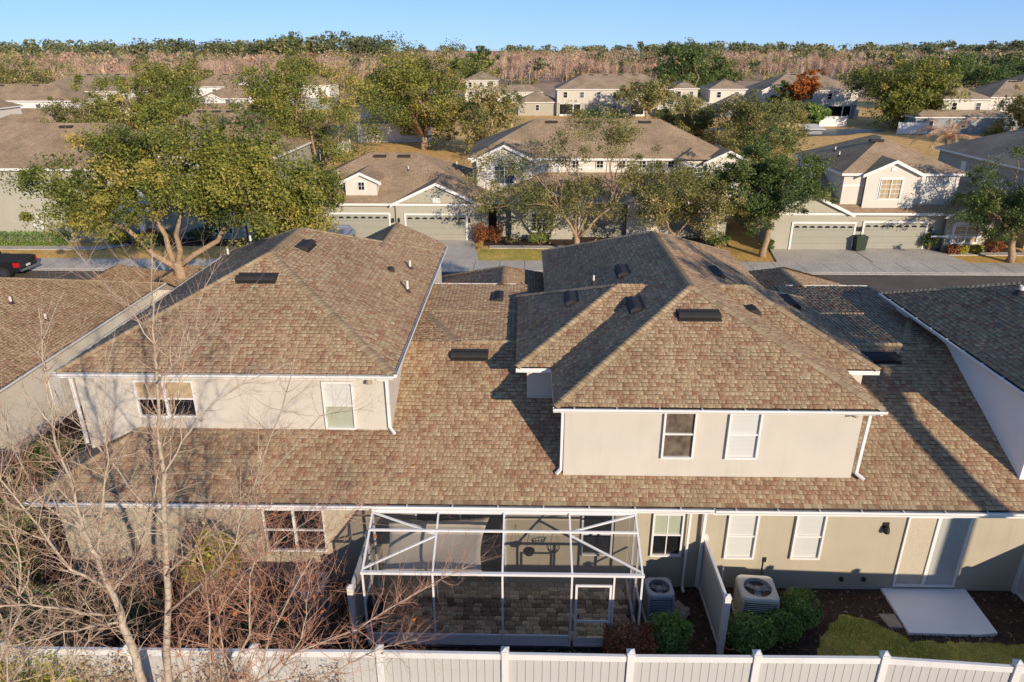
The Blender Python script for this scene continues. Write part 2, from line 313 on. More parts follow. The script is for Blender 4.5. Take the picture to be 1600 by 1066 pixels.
# ---------------------------------------------------------------- shingled roofs
RNG = np.random.default_rng(11)
class Shing:
    """collects shingle tabs of many roof faces; each tab a small wedge with its own edges and thickness"""
    def __init__(s): s.V = []; s.Q = []; s.T = []; s.tq = []; s.tt = []; s.n = 0
    def add(s, v6, tone):
        n = s.n; s.V += v6; s.n += 6
        s.Q += [(n + 2, n + 3, n + 5, n + 4), (n, n + 1, n + 3, n + 2)]; s.T += [(n, n + 2, n + 4), (n + 1, n + 5, n + 3)]; s.tq += [tone, 0.]; s.tt += [tone, tone]
    def build(s, name, parent, mat=None):
        V = np.array(s.V) - np.array(org(parent))
        o = link(name, np_mesh(name, V, [s.Q, s.T], mat or M['shingle'], s.tq + s.tt), parent); o['kind'] = 'stuff'; return o
SINGLE = {}
def single_mesh(w, thick, ex):
    k = (round(w, 2), thick)
    if k not in SINGLE:
        w = k[0]; m = MB(); m.v = [(0, 0, 0), (w, 0, 0), (0, 0, thick), (w, 0, thick), (0, ex * 1.08, .003), (w, ex * 1.08, .003)]; m.f = [(2, 3, 5, 4), (0, 1, 3, 2), (0, 2, 4), (1, 5, 3)]
        me = m.mesh('shingle', M['shingle_single']); me.materials.append(M['edge']); me.polygons[1].material_index = 1; SINGLE[k] = me
    return SINGLE[k]
def shingle(face, S, ex=.12, singles=0, parent=None, holes=None):
    """face: convex polygon, first edge is the eave (low) edge left to right seen from outside"""
    P = [Vector(p) for p in face]; o = P[0]; u = (P[1] - P[0]).normalized(); n = (P[1] - P[0]).cross(P[-1] - P[0]).normalized(); v = n.cross(u)
    if n.z < 0: n = -n; v = -v
    uv = [((p - o).dot(u), (p - o).dot(v)) for p in P]; vmax = max(q[1] for q in uv); k = len(uv)
    def ext(vv):
        xs = []
        for i in range(k):
            (a, b), (c, d) = uv[i], uv[(i + 1) % k]
            if abs(b - d) < 1e-9:
                if abs(b - vv) < 1e-6: xs += [a, c]
            elif min(b, d) - 1e-9 <= vv <= max(b, d) + 1e-9: xs.append(a + (c - a) * (vv - b) / (d - b))
        return (min(xs), max(xs)) if xs else (0, 0)
    made = []; r = 0; vv = 0.
    pt = lambda a, b, h: tuple(o + u * a + v * b + n * h)
    while vv < vmax - .01:
        v1 = min(vv + ex, vmax); a0, b0 = ext(min(vv + 1e-4, vmax)); a1, b1 = ext(max(v1 - 1e-4, 0)); lo, hi = min(a0, a1), max(b0, b1)
        x = lo - RNG.random() * .2; last = .5
        while x < hi - .01:
            ww = RNG.choice([.05, .06, .075, .09, .1, .11, .13, .15, .18]); x1 = x + ww
            thick = .021 if RNG.random() < .5 else .008
            q_ = RNG.random(); tn = RNG.uniform(.6, .95) if q_ < .62 else (RNG.uniform(.3, .4) if q_ < .75 else RNG.uniform(.42, .64))
            if thick < .01: tn *= .88
            p0, p1 = min(max(x, a0), b0), min(max(x1, a0), b0); q0, q1 = min(max(x, a1), b1), min(max(x1, a1), b1)
            if p1 - p0 > .012 or q1 - q0 > .012:
                full = p0 == x and p1 == x1 and q0 == x and q1 == x1
                if singles and len(made) < singles and full and v1 - vv > ex * .9:
                    ob = link('shingle', single_mesh(ww, thick, ex), parent); mw = Matrix(((u.x, v.x, n.x, 0), (u.y, v.y, n.y, 0), (u.z, v.z, n.z, 0), (0, 0, 0, 1)))
                    ob.matrix_local = Matrix.Translation(Vector(pt(x, vv, 0)) - Vector(org(parent))) @ mw; made.append(ob)
                else:
                    vt = min(v1 + ex * .08, vmax + .004)
                    S.add([pt(p0, vv, 0), pt(p1, vv, 0), pt(p0, vv, thick), pt(p1, vv, thick), pt(q0, vt, .003), pt(q1, vt, .003)], tn)
            x = x1
        vv = v1; r += 1
    return made
CAPS = {'n': 0}
def caps(a, b, n1, n2, parent, w=.13, ex=.125):
    """ridge cap pieces lapped from a (low) to b (high); n1, n2 normals of the two faces"""
    a = Vector(a); b = Vector(b); d = b - a; L = d.length; d.normalize(); n1 = Vector(n1).normalized(); n2 = Vector(n2).normalized()
    s1 = n1.cross(d).normalized(); s2 = n2.cross(d).normalized(); up = (n1 + n2).normalized()
    if s1.dot(n2) > 0: s1 = -s1
    if s2.dot(n1) > 0: s2 = -s2
    m = MB()
    def ring(t, h): return [s1 * w + n1 * (h * .8) + d * t, s1 * (w * .25) + up * (h + .012) + d * t, s2 * (w * .25) + up * (h + .012) + d * t, s2 * w + n2 * (h * .8) + d * t]
    lo = ring(0, .034); hi = ring(ex * 1.12, .018); un = ring(0, .004)
    m.v = [tuple(p) for p in lo + hi + un]; m.f = [(0, 1, 5, 4), (1, 2, 6, 5), (2, 3, 7, 6), (8, 9, 1, 0), (9, 10, 2, 1), (10, 11, 3, 2)]
    me = m.mesh('ridge_cap', M['cap']); me.materials.append(M['edge']); k = int(L / ex)
    for i in (3, 4, 5): me.polygons[i].material_index = 1
    for i in range(k): link('ridge_cap', me, parent, a + d * (i * ex) - Vector(org(parent)))
def nrm(face):
    P = [Vector(p) for p in face]; n = (P[1] - P[0]).cross(P[2] - P[0]); n.normalize(); return n if n.z > 0 else -n
def hip_faces(x0, x1, y0, y1, z, s=.46):
    """rear, right, front, left faces of a hip roof with level eaves at z; returns faces and ridge ends"""
    wx, wy = x1 - x0, y1 - y0; d = min(wx, wy) / 2; h = z + s * d
    if wx >= wy: r0, r1 = (x0 + d, y0 + d, h), (x1 - d, y0 + d, h)
    else: r0, r1 = (x0 + d, y0 + d, h), (x0 + d, y1 - d, h)
    a, b, c, e = (x0, y0, z), (x1, y0, z), (x1, y1, z), (x0, y1, z)
    if wx >= wy: F = dict(rear=[a, b, r1, r0], right=[b, c, r1], front=[c, e, r0, r1], left=[e, a, r0])
    else: F = dict(rear=[a, b, r0], right=[b, c, r1, r0], front=[c, e, r1], left=[e, a, r0, r1])
    return F, r0, r1
def uvface(p):
    P = [Vector(q) for q in p]; u = (P[1] - P[0]).normalized(); n = nrm(p); v = n.cross(u)
    return [((q - P[0]).dot(u) + P[0].x * .31, (q - P[0]).dot(v) + P[0].y * .17) for q in P]
def far_roof(name, faces, mat, parent):
    V = []; F = []; U = []
    o = org(parent)
    by = {}
    for p in faces:
        n = len(V); V += [(q[0] - o[0], q[1] - o[1], q[2] - o[2]) for q in p]; by.setdefault(len(p), []).append(([n + i for i in range(len(p))], uvface(p)))
    FF = []; UU = []
    for k in by:
        FF.append([a for a, b in by[k]])
        for a, b in by[k]: UU += b
    return link(name, np_mesh(name, V, FF, mat, uv=UU), parent)

# ---------------------------------------------------------------- ground, street, lawns
sheet('ground', -2500, 2500, -60, 4000, -.02, M['land'])
sheet('yard_ground', -70, 80, -25, 33, -.012, M['mulch'])
sheet('street', -140, 140, 34.2, 41.3, -.008, M['asphalt'])
sheet('lawn', -140, 140, 43.85, 75, -.008, M['lawn'])
sheet('side_lawn', -60, 70, 24, 34, -.006, M['lawn2'])
sheet('field', -160, 190, 75, 200, -.009, M['field'])
struct('sidewalk', MB().box(-140, 140, 41.3, 41.62, -.02, .03).box(-140, 140, 41.62, 43.8, -.02, .05), M['concrete'])
struct('near_kerb', B(-140, 140, 33.6, 34.2, -.02, .09), M['concrete'])
for i in range(-34, 50): tag(B(i * 1.55 - .012, i * 1.55 + .012, 41.63, 43.79, .0505, .0535).build('joint', M['dark'], bpy.data.objects['sidewalk']))
for nm, x0, x1, y1 in (('driveway', -14.6, -3.6, 49.1), ('driveway', 16.6, 27.2, 47.9)):
    struct(nm, MB().quad((x0 - .7, 43.78, .052), (x1 + .7, 43.78, .052), (x1, y1, .06), (x0, y1, .06)).quad((x0 - .7, 43.78, .052), (x0 - .7, 43.78, -.02), (x1 + .7, 43.78, -.02), (x1 + .7, 43.78, .052)), M['concrete'])
for x in (-8.9, 21.9): tag(B(x - .02, x + .02, 43.8, 47.6, .061, .066).build('driveway_joint', M['dark']), kind='structure')
struct('walkway', MB().box(-60, -28.5, 46.0, 46.9, -.02, .035).quad((-28.5, 46, .034), (-26.9, 47.2, .034), (-27.6, 47.9, .034), (-29.2, 46.9, .034)).box(-2.4, 13, 46.9, 47.6, -.02, .035), M['concrete'])
sheet('green_verge', -3.0, 3.2, 43.86, 46.7, -.003, M['lawn2'])
struct('entry_walk', MB().quad((3.2, 43.8, .03), (5.2, 43.8, .03), (6.2, 47.2, .03), (4.6, 47.2, .03)), M['concrete'])
struct('planting_bed', MB().box(-28.3, -14, 47.2, 49, -.02, .03).box(-2.8, 14, 47.6, 52, -.02, .03).box(27.3, 33, 46.6, 47.6, -.02, .04), M['mulch'])
struct('entry_path', B(27.3, 34, 45.7, 46.4, -.02, .035), M['concrete'])
# pond
pm = MB(); n = 40; ring = []
for i in range(n):
    a = 2 * math.pi * i / n; rr = 1 + .18 * math.sin(3 * a + 1) + .1 * math.sin(5 * a); ring.append((43 + 13 * rr * math.cos(a), 121 + 7 * rr * math.sin(a), .03))
pm.v = ring; pm.f = [tuple(range(n))]; pm.t = [0]; struct('pond', pm, M['pond'])
# back yard
gz = .05
lm = MB(); edge = [(5.95, 10.6), (12.6, 10.6), (14, 11.8), (11.2, 12.55), (8.85, 12.6), (8.2, 13.25), (7.55, 13.4), (6.9, 12.7), (6.2, 11.7)]
_e = []
for i in range(len(edge)):
    (ax, ay), (bx, by) = edge[i], edge[(i + 1) % len(edge)]; k = max(1, int(math.hypot(bx - ax, by - ay) / .12))
    for j in range(k): f_ = j / k; _e.append((ax + (bx - ax) * f_ + random.uniform(-.05, .05), ay + (by - ay) * f_ + random.uniform(-.05, .05)))
edge = _e; lm.v = [(x, y, .012) for x, y in edge]; lm.f = [tuple(range(len(edge)))]; lm.t = [0]; struct('back_lawn', lm, M['lawn2'])
def inpoly(x, y, P):
    c = False; j = len(P) - 1
    for i in range(len(P)):
        if (P[i][1] > y) != (P[j][1] > y) and x < (P[j][0] - P[i][0]) * (y - P[i][1]) / (P[j][1] - P[i][1]) + P[i][0]: c = not c
        j = i
    return c
V = []; F = []; T = []
rg = np.random.default_rng(3)
while len(F) < 34000:
    x, y = rg.uniform(5.9, 13), rg.uniform(10.6, 13.5)
    if not inpoly(x, y, edge): continue
    pt_ = math.sin(x * 2.1 + 1.3 * math.sin(y * 3)) * math.sin(y * 2.7 + x * .6)
    a = rg.uniform(0, 6.28); h = rg.uniform(.03, .07); wd = .006; lx, ly = rg.normal(0, .025, 2); n = len(V)
    V += [(x - wd * math.cos(a), y - wd * math.sin(a), .01), (x + wd * math.cos(a), y + wd * math.sin(a), .01), (x + lx, y + ly, h)]; F.append((n, n + 1, n + 2))
    T.append(min(1, max(0, rg.normal(.5 + .32 * pt_, .16))))
tag(link('grass', np_mesh('grass', V, [F], M['grass'], T)), 'patchy green grass beside the white patio slab', 'grass', kind='stuff')
V = []; F = []; T = []
for i in range(9000):
    x, y = rg.uniform(-11, 13.5), rg.uniform(10.4, 14.2)
    if inpoly(x, y, edge) or (-3.5 < x < 2.6 and y > 12.3): continue
    a = rg.uniform(0, 3.14); l, wd = rg.uniform(.02, .055), rg.uniform(.008, .018); z = rg.uniform(.0, .02); c, s_ = math.cos(a), math.sin(a); n = len(V); tz = rg.uniform(-.02, .02)
    V += [(x - c * l - s_ * wd, y - s_ * l + c * wd, z + tz), (x + c * l - s_ * wd, y + s_ * l + c * wd, z - tz + .01), (x + c * l + s_ * wd, y + s_ * l - c * wd, z - tz + .012), (x - c * l + s_ * wd, y - s_ * l - c * wd, z + tz)]; F.append((n, n + 1, n + 2, n + 3)); T.append(rg.random() ** 2)
tag(link('mulch_chips', np_mesh('mulch_chips', V, [F], M['chip'], T)), 'dark wood mulch chips strewn over the back beds', 'mulch', kind='stuff')
struct('patio_slab', MB().prism([(8.93, 14.28), (8.91, 12.81), (10.5, 12.78), (10.94, 12.84), (11.01, 14.28)], -.02, .06, axis='z'), M['slab'])
tag(MB().prism([(8.48, 13.42), (8.55, 13.0), (8.86, 12.98), (8.86, 13.42)], -.01, .045, axis='z').build('stepping_stone', M['stone'], bevel=.01), 'small square stepping stone beside the white patio slab', 'paving stone')

# ---------------------------------------------------------------- window builder (walls facing the yard or the street, normal -Y)
def window(parent, x0, x1, z0, z1, Y, pane='glass', pane2=None, sash=True, fw=.045, mull=0, grid=None, trim=None, trim_w=.1, name='window', deep=.075, inset=.012):
    """frame standing proud of the wall at Y, panes set back inside it; children of the window part"""
    f = MB(); y0, y1 = Y - deep, Y + .04
    f.box(x0, x0 + fw, y0, y1, z0, z1).box(x1 - fw, x1, y0, y1, z0, z1).box(x0 + fw, x1 - fw, y0, y1, z1 - fw, z1).box(x0 + fw, x1 - fw, y0, y1, z0, z0 + fw)
    wo = f.build(name, M['white'], parent)
    n = mull + 1; W = (x1 - x0 - 2 * fw) / n
    for i in range(n):
        a = x0 + fw + W * i; b = a + W; zm = (z0 + z1) / 2
        if i: B(a - .03, a + .03, y0 + .004, y1, z0 + fw, z1 - fw).build('mullion', M['white'], wo)
        if sash:
            B(a, b, Y - inset, Y - inset + .01, zm, z1 - fw).build('pane', M[pane], wo)
            B(a, b, Y - inset + .004, Y - inset + .014, z0 + fw, zm).build('pane', M[pane2 or pane], wo)
            B(a, b, y0 + .02, Y - inset + .003, zm - .02, zm + .02).build('sash_rail', M['white'], wo)
        else: B(a, b, Y - inset, Y - inset + .01, z0 + fw, z1 - fw).build('pane', M[pane], wo)
        if grid:
            g = MB(); gx, gz_ = grid
            for k in range(1, gx): xx = a + W * k / gx; g.box(xx - .012, xx + .012, Y - inset - .012, Y - inset + .002, z0 + fw, z1 - fw)
            for k in range(1, gz_): zz = z0 + fw + (z1 - z0 - 2 * fw) * k / gz_; g.box(a, b, Y - inset - .0125, Y - inset + .0015, zz - .012, zz + .012)
            g.build('glazing_bars', M['white'], wo)
    if trim:
        t = trim_w; m = MB(); m.box(x0 - t, x0, Y - .022, Y + .02, z0 - t, z1 + t).box(x1, x1 + t, Y - .022, Y + .02, z0 - t, z1 + t).box(x0, x1, Y - .022, Y + .02, z1, z1 + t).box(x0, x1, Y - .026, Y + .02, z0 - t, z0); m.build('trim', M['white'], wo)
    return wo
M['trough'] = plain('gutter_trough', (.5, .47, .42), .8, .2, .3, 2.5)
def gutter(parent, a, b, out, size=.11, hangers=0):
    """open trough along a level eave a->b; out = horizontal unit vector pointing away from the roof"""
    a = Vector(a); b = Vector(b); o = Vector(out); L = (b - a).length; d = (b - a).normalized(); m = MB(); I = MB()
    prof = [(0, .0), (0, -.09), (size * .7, -.09), (size, -.045), (size, .0), (size - .018, .004), (size - .018, -.018)]
    def P(p, t): q = a + d * t + o * p[0]; return (q.x, q.y, q.z + p[1])
    for i in range(len(prof) - 1): m.quad(P(prof[i], 0), P(prof[i], L), P(prof[i + 1], L), P(prof[i + 1], 0))
    for t in (0, L): m.quad(P((0, -.002), t), P((0, -.09), t), P((size * .7, -.09), t), P((size, -.045), t), P((size, -.002), t))
    g = m.build('gutter', M['white'], parent)
    I.quad(P((.004, -.022), 0), P((.004, -.022), L), P((size - .02, -.022), L), P((size - .02, -.022), 0)); I.build('trough', M['trough'], g)
    if hangers:
        n = int(L / hangers)
        for i in range(n):
            t = (i + .5) * hangers; q0 = P((0, .006), t); q1 = P((size - .01, .006), t); MB().bar(q0, q1, .03, .006).build('hanger', M['white'], g)
    return g
def downspout(parent, pts, w=.075):
    m = MB()
    for i in range(len(pts) - 1): m.bar(pts[i], pts[i + 1], w, w * .8)
    return m.build('downspout', M['white'], parent, bevel=.008)

# ---------------------------------------------------------------- the townhouse block in front
TH = thing('townhouse_block', 'cream townhouse block with brown shingle hip roofs, screened patio side, nearest of all', 'building', (0, 14.3, 0))
SL = .46; ZL = 2.74; ZT = ZL + SL * 4.7
def mir(f): return [(8.71 - x, y, z) for x, y, z in reversed(f)]
def face_up(f):
    P = [Vector(p) for p in f]; return (P[1] - P[0]).cross(P[-1] - P[0]).z > 0
# lower roof
rear = [(-11.57, 13.8, ZL), (16, 13.8, ZL), (16, 18.5, ZT), (-6.87, 18.5, ZT)]
lend = [(-11.57, 18.5, ZL), (-11.57, 13.8, ZL), (-6.87, 18.5, ZT)]
zf = 4.88
gapL = [[(-3.25, 18.5, ZT), (-1.89, 18.5, ZT), (-3.0, 20.37, 5.05), (-3.25, 20.37, 5.05)],
        [(.1, 18.5, ZT - .01), (.1, 21.0, zf), (-3.25, 21.0, zf), (-3.25, 18.5, ZT - .01)],
        [(.1, 21.0, zf + .006), (.1, 23.7, zf + .03), (-3.25, 23.7, zf + .03), (-3.25, 21.0, zf + .006)]]
gar = [[(-5.65, 30.5, ZL), (-5.65, 23.5, ZL), (-.75, 23.5, 5.0), (-.75, 25.6, 5.0)], [(4.15, 30.5, ZL), (-5.65, 30.5, ZL), (-.75, 25.6, 5.0)], [(4.15, 23.5, ZL), (4.15, 30.5, ZL), (-.75, 25.6, 5.0), (-.75, 23.5, 5.0)]]
gapR = []
for f in gapL + gar:
    g = mir(f)
    if f is gapL[0]: g = [g[2], g[3], g[0], g[1]]; g = [(8.71 + 1.89, 18.5, ZT), (8.71 + 3.25, 18.5, ZT), (8.71 + 3.25, 20.37, 5.05), (8.71 + 3.0, 20.37, 5.05)]
    elif f in gapL[1:]: g = [(8.71 - f[1][0], f[1][1], f[1][2]), (8.71 - f[0][0], f[0][1], f[0][2]), (8.71 - f[3][0], f[3][1], f[3][2]), (8.71 - f[2][0], f[2][1], f[2][2])]
    elif f is gar[0]: g = [(8.71 + 5.65, 23.5, ZL), (8.71 + 5.65, 30.5, ZL), (9.46, 25.6, 5.0), (9.46, 23.5, 5.0)]
    elif f is gar[1]: g = [(8.71 + 5.65, 30.5, ZL), (8.71 - 4.15, 30.5, ZL), (9.46, 25.6, 5.0)]
    else: g = [(8.71 - 4.15, 30.5, ZL), (8.71 - 4.15, 23.5, ZL), (9.46, 23.5, 5.0), (9.46, 25.6, 5.0)]
    gapR.append(g)
low = [rear, lend] + gapL + gar + gapR
def deck(name, faces, parent, drop=.004, thick=.1):
    m = MB()
    for f in faces:
        m.quad(*[(x, y, z - drop) for x, y, z in f]); m.quad(*[(x, y, z - drop - thick) for x, y, z in reversed(f)])
        for i in range(len(f)):
            a, b = f[i], f[(i + 1) % len(f)]; m.quad((a[0], a[1], a[2] - drop - thick), (b[0], b[1], b[2] - drop - thick), (b[0], b[1], b[2] - drop), (a[0], a[1], a[2] - drop))
    return m.build(name, M['deck'], parent)
lower_roof = deck('roof', low, TH, thick=.02)
S = Shing()
shingle(rear, S, singles=296, parent=lower_roof)
for f in low[1:]: shingle(f, S)
S.build('shingles', lower_roof)
caps((-11.57, 13.8, ZL), (-9.4, 15.97, ZL + SL * 2.17), nrm(rear), nrm(lend), lower_roof)
for k in (0, 1):
    X = (lambda x: x) if k == 0 else (lambda x: 8.71 - x); sx = 1 if k == 0 else -1
    caps((X(-1.89), 18.5, ZT), (X(-3.0), 20.37, 5.05), nrm(rear), (.42 * sx, 0, .9), lower_roof)
    caps((X(0), 18.5, ZT), (X(-1.8), 18.5, ZT), nrm(rear), (0, .35, .9), lower_roof, w=.09)
    caps((X(0), 21.0, zf), (X(-2.95), 21.0, zf), (0, -.2, 1), (0, .3, .9), lower_roof, w=.07)
    caps((X(-.75), 23.6, 5.0), (X(-.75), 25.6, 5.0), nrm(gar[0]), nrm(gar[2]), lower_roof)
    caps((X(-3.95), 28.8, 5 - SL * 3.2), (X(-.75), 25.6, 5.0), nrm(gar[0]), nrm(gar[1]), lower_roof)
    B(min(X(-3.1), X(-.3)), max(X(-3.1), X(-.3)), 23.7, 23.73, 4.7, 4.935).build('flashing', M['white'], TH)
# rear wall with its base, openings are proud frames
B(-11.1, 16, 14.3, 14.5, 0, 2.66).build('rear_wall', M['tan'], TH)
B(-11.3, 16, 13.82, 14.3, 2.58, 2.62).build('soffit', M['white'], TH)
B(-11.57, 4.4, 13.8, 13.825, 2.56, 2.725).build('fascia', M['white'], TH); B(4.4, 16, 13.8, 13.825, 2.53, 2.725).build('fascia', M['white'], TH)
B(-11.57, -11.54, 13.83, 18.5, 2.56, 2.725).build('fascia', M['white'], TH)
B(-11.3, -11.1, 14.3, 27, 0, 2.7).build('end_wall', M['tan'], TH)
gutter(TH, (-11.6, 13.8, 2.735), (4.38, 13.8, 2.735), (0, -1, 0), hangers=1.05)
gutter(TH, (4.42, 13.8, 2.715), (15.9, 13.8, 2.715), (0, -1, 0), hangers=.95)
downspout(TH, [(4.32, 13.74, 2.64), (4.33, 14.16, 2.5), (4.33, 14.22, .1)])
downspout(TH, [(3.95, 13.74, 2.64), (3.98, 14.16, 2.5), (3.98, 14.22, .1), (3.98, 14.05, .05)], .06)
W = 14.3
window(TH, -6.3, -4.8, 1.0, 2.26, W, 'glass', mull=1)
window(TH, 3.12, 3.87, .98, 2.24, W, 'blind_green', 'glass', grid=(2, 2))
window(TH, 4.92, 5.65, .93, 2.26, W, 'blind')
window(TH, 6.53, 7.25, .94, 2.27, W, 'blind')
window(TH, 1.42, 2.18, .98, 2.24, W, 'glass')
# sliding doors
sdo = MB(); x0, x1, z0, z1 = 9.18, 10.68, .17, 2.22
sdo.box(x0, x0 + .045, W - .05, W + .03, z0, z1).box(x1 - .055, x1, W - .07, W + .03, z0, z1).box(x0, x1, W - .052, W + .03, z1 - .04, z1).box(x0, x1, W - .06, W + .03, z0 - .03, z0 + .035)
sdo = sdo.build('sliding_door', M['white'], TH)
B(9.22, 9.9, W - .015, W - .005, .2, 2.19).build('pane', plain('door_blind_tan', (.5, .44, .33), .25, .5, .1, 30, coat=.5), sdo)
B(9.95, 10.63, W - .025, W - .013, .2, 2.19).build('pane', plain('door_blind_grey', (.42, .42, .38), .25, .5, .1, 30, coat=.5), sdo)
B(9.88, 9.96, W - .05, W, .2, 2.19).build('meeting_stile', M['white'], sdo)
s2 = MB().box(-2.6, -2.55, W - .05, W + .03, .1, 2.2).box(-.45, -.4, W - .05, W + .03, .1, 2.2).box(-1.53, -1.48, W - .045, W + .02, .1, 2.2).box(-2.55, -.45, W - .05, W + .03, 2.15, 2.2).build('sliding_door', M['white'], TH)
B(-2.55, -.45, W - .015, W - .005, .1, 2.15).build('pane', M['glass'], s2)
lt = MB().box(8.62, 8.76, W - .03, W, 1.86, 2.02).lathe((8.69, W - .09, 1.78), [(.0, .19), (.05, .17), (.075, .05), (.07, 0)], 10).build('wall_light', M['dark'], TH)
MB().lathe((8.69, W - .09, 1.75), [(.03, .0), (.055, .02), (.06, .06)], 10).build('lamp_glass', M['lampglass'], lt)
MB().box(5.9, 5.98, W - .03, W, .82, .95).tube([(5.92, W - .02, .82), (5.92, W - .025, .05)], .012).build('meter_box', M['dark'], TH)
for x in (7.9, 8.45): MB().lathe((x, W - .04, .34), [(0, .05), (.05, .04), (.05, -.04), (0, -.05)], 8).build('hose_tap', M['dark'], TH)

def hipblock(x0, x1, y0, y1, z, roofname='roof', s=.46, shing=('rear', 'right', 'left')):
    F, r0, r1 = hip_faces(x0, x1, y0, y1, z, s); r = deck(roofname, list(F.values()), TH, thick=.03); SS = Shing()
    for k in shing: shingle(F[k], SS)
    SS.build('shingles', r); return r, F, r0, r1
def fasc(x0, x1, y0, y1, z, sides='rlfb', h=.15):
    m = MB()
    if 'r' in sides: m.box(x0, x1, y0, y0 + .025, z - h, z - .008)
    if 'b' in sides: m.box(x1 - .025, x1, y0 + .026, y1 - .026, z - h, z - .008)
    if 'l' in sides: m.box(x0, x0 + .025, y0 + .026, y1 - .026, z - h, z - .008)
    if 'f' in sides: m.box(x0, x1, y1 - .025, y1, z - h, z - .008)
    m.quad((x0 + .03, y0 + .03, z - h + .01), (x1 - .03, y0 + .03, z - h + .01), (x1 - .03, y1 - .03, z - h + .01), (x0 + .03, y1 - .03, z - h + .01))
    return m.build('fascia', M['white'], TH)
def hcaps(F, r0, r1, r, which=('rear_right', 'rear_left', 'ridge', 'front_right', 'front_left')):
    tall = r0[0] == r1[0]
    for k in which:
        if k == 'ridge':
            if Vector(r0) != Vector(r1): caps(r0, r1, nrm(F['left' if tall else 'rear']), nrm(F['right' if tall else 'front']), r)
        else:
            a, b = k.split('_'); c = F['rear'][1 if b == 'right' else 0] if a == 'rear' else F['front'][0 if b == 'right' else 1]
            e = (r0 if a == 'rear' else r1) if tall else (r1 if b == 'right' else r0)
            caps(c, e, nrm(F[a]), nrm(F[b]), r)
# left two-storey unit
ra, FA, a0, a1 = hipblock(-11.27, -3.12, 15.4, 26.475, 5.3)
hcaps(FA, a0, a1, ra)
fasc(-11.27, -3.12, 15.4, 26.475, 5.3)
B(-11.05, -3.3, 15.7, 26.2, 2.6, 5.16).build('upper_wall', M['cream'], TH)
gutter(TH, (-11.3, 15.4, 5.29), (-3.1, 15.4, 5.29), (0, -1, 0), hangers=1.1)
gutter(TH, (-3.12, 15.42, 5.29), (-3.12, 27.5, 5.29), (1, 0, 0), .09)
gutter(TH, (-11.27, 15.42, 5.29), (-11.27, 26.4, 5.29), (-1, 0, 0), .09)
gb = [[(-5.0, 27.6, 6.17), (-5.0, 23.8, 6.17), (-3.12, 23.8, 5.3), (-3.12, 27.6, 5.3)], [(-6.88, 27.6, 5.3), (-6.88, 23.8, 5.3), (-5.0, 23.8, 6.17), (-5.0, 27.6, 6.17)]]
gb[0] = [gb[0][2], gb[0][3], gb[0][0], gb[0][1]]
rg_ = deck('gable_roof', gb, TH, thick=.08); SS = Shing(); [shingle(f, SS) for f in gb]; SS.build('shingles', rg_)
caps((-5, 24, 6.17), (-5, 27.6, 6.17), nrm(gb[0]), nrm(gb[1]), rg_)
MB().prism([(-6.7, 5.2), (-3.3, 5.2), (-5.0, 6.02)], 26.9, 27.2).box(-6.7, -3.3, 26.2, 27.2, 2.6, 5.2).build('gable_wall', M['cream'], TH)
window(TH, -9.6, -8.12, 3.96, 4.98, 15.7, 'curtain', 'glass', mull=1, sash=True)
window(TH, -4.95, -4.18, 3.66, 4.98, 15.7, 'blind', 'blind_green')
downspout(TH, [(-3.5, 15.33, 5.2), (-3.34, 15.62, 5.04), (-3.34, 15.64, 3.72), (-3.2, 15.5, 3.62)])
downspout(TH, [(-11.1, 15.33, 5.2), (-11.1, 15.62, 5.04), (-11.1, 15.64, 3.2)])
MB().lathe((-3.75, 15.55, 4.98), [(0, .12), (.06, .1), (.085, .0), (.0, -.02)], 10).build('eave_light', M['stone'], TH)
# middle two-storey unit with a bay on either side
rb, FB, b0, b1 = hipblock(.68, 8.03, 14.25, 27.575, 5.07)
hcaps(FB, b0, b1, rb)
fasc(.68, 8.03, 14.25, 27.575, 5.07)
B(.95, 7.75, 14.55, 27.3, 2.6, 4.93).build('upper_wall', M['cream'], TH)
rbay = deck('bay_roof', list(hip_faces(-.2, 8.91, 16.39, 22.0, 5.07)[0].values()), TH, thick=.03); SS = Shing()
FY, y0_, y1_ = hip_faces(-.2, 8.91, 16.39, 22.0, 5.07)
for k in ('rear', 'right', 'left'): shingle(FY[k], SS)
SS.build('shingles', rbay)
hcaps(FY, y0_, y1_, rbay, ('rear_right', 'rear_left', 'front_right', 'front_left'))
caps((2.6, 19.195, y0_[2]), (3.4, 19.195, y0_[2]), nrm(FY['rear']), nrm(FY['front']), rbay); caps((6.1, 19.195, y0_[2]), (5.3, 19.195, y0_[2]), nrm(FY['rear']), nrm(FY['front']), rbay)
fasc(-.2, 8.91, 16.39, 22.0, 5.07)
B(.08, 8.63, 16.65, 21.75, 2.6, 4.93).build('bay_wall', M['cream'], TH)
gutter(TH, (.66, 14.25, 5.06), (8.06, 14.25, 5.06), (0, -1, 0), hangers=.95)
window(TH, 3.22, 3.97, 3.6, 4.9, 14.55, 'pane_reflection')
window(TH, 4.71, 5.46, 3.6, 4.9, 14.55, 'blind')
downspout(TH, [(.86, 14.18, 4.98), (.905, 14.6, 4.84), (.905, 14.62, 3.22), (.78, 14.5, 3.14)])
downspout(TH, [(7.95, 14.18, 4.98), (7.85, 14.46, 4.84), (7.83, 14.5, 3.25), (8.0, 14.4, 3.14)])
MB().lathe((7.5, 14.42, 4.8), [(0, .12), (.06, .1), (.085, .0), (.0, -.02)], 10).build('eave_light', M['stone'], TH)
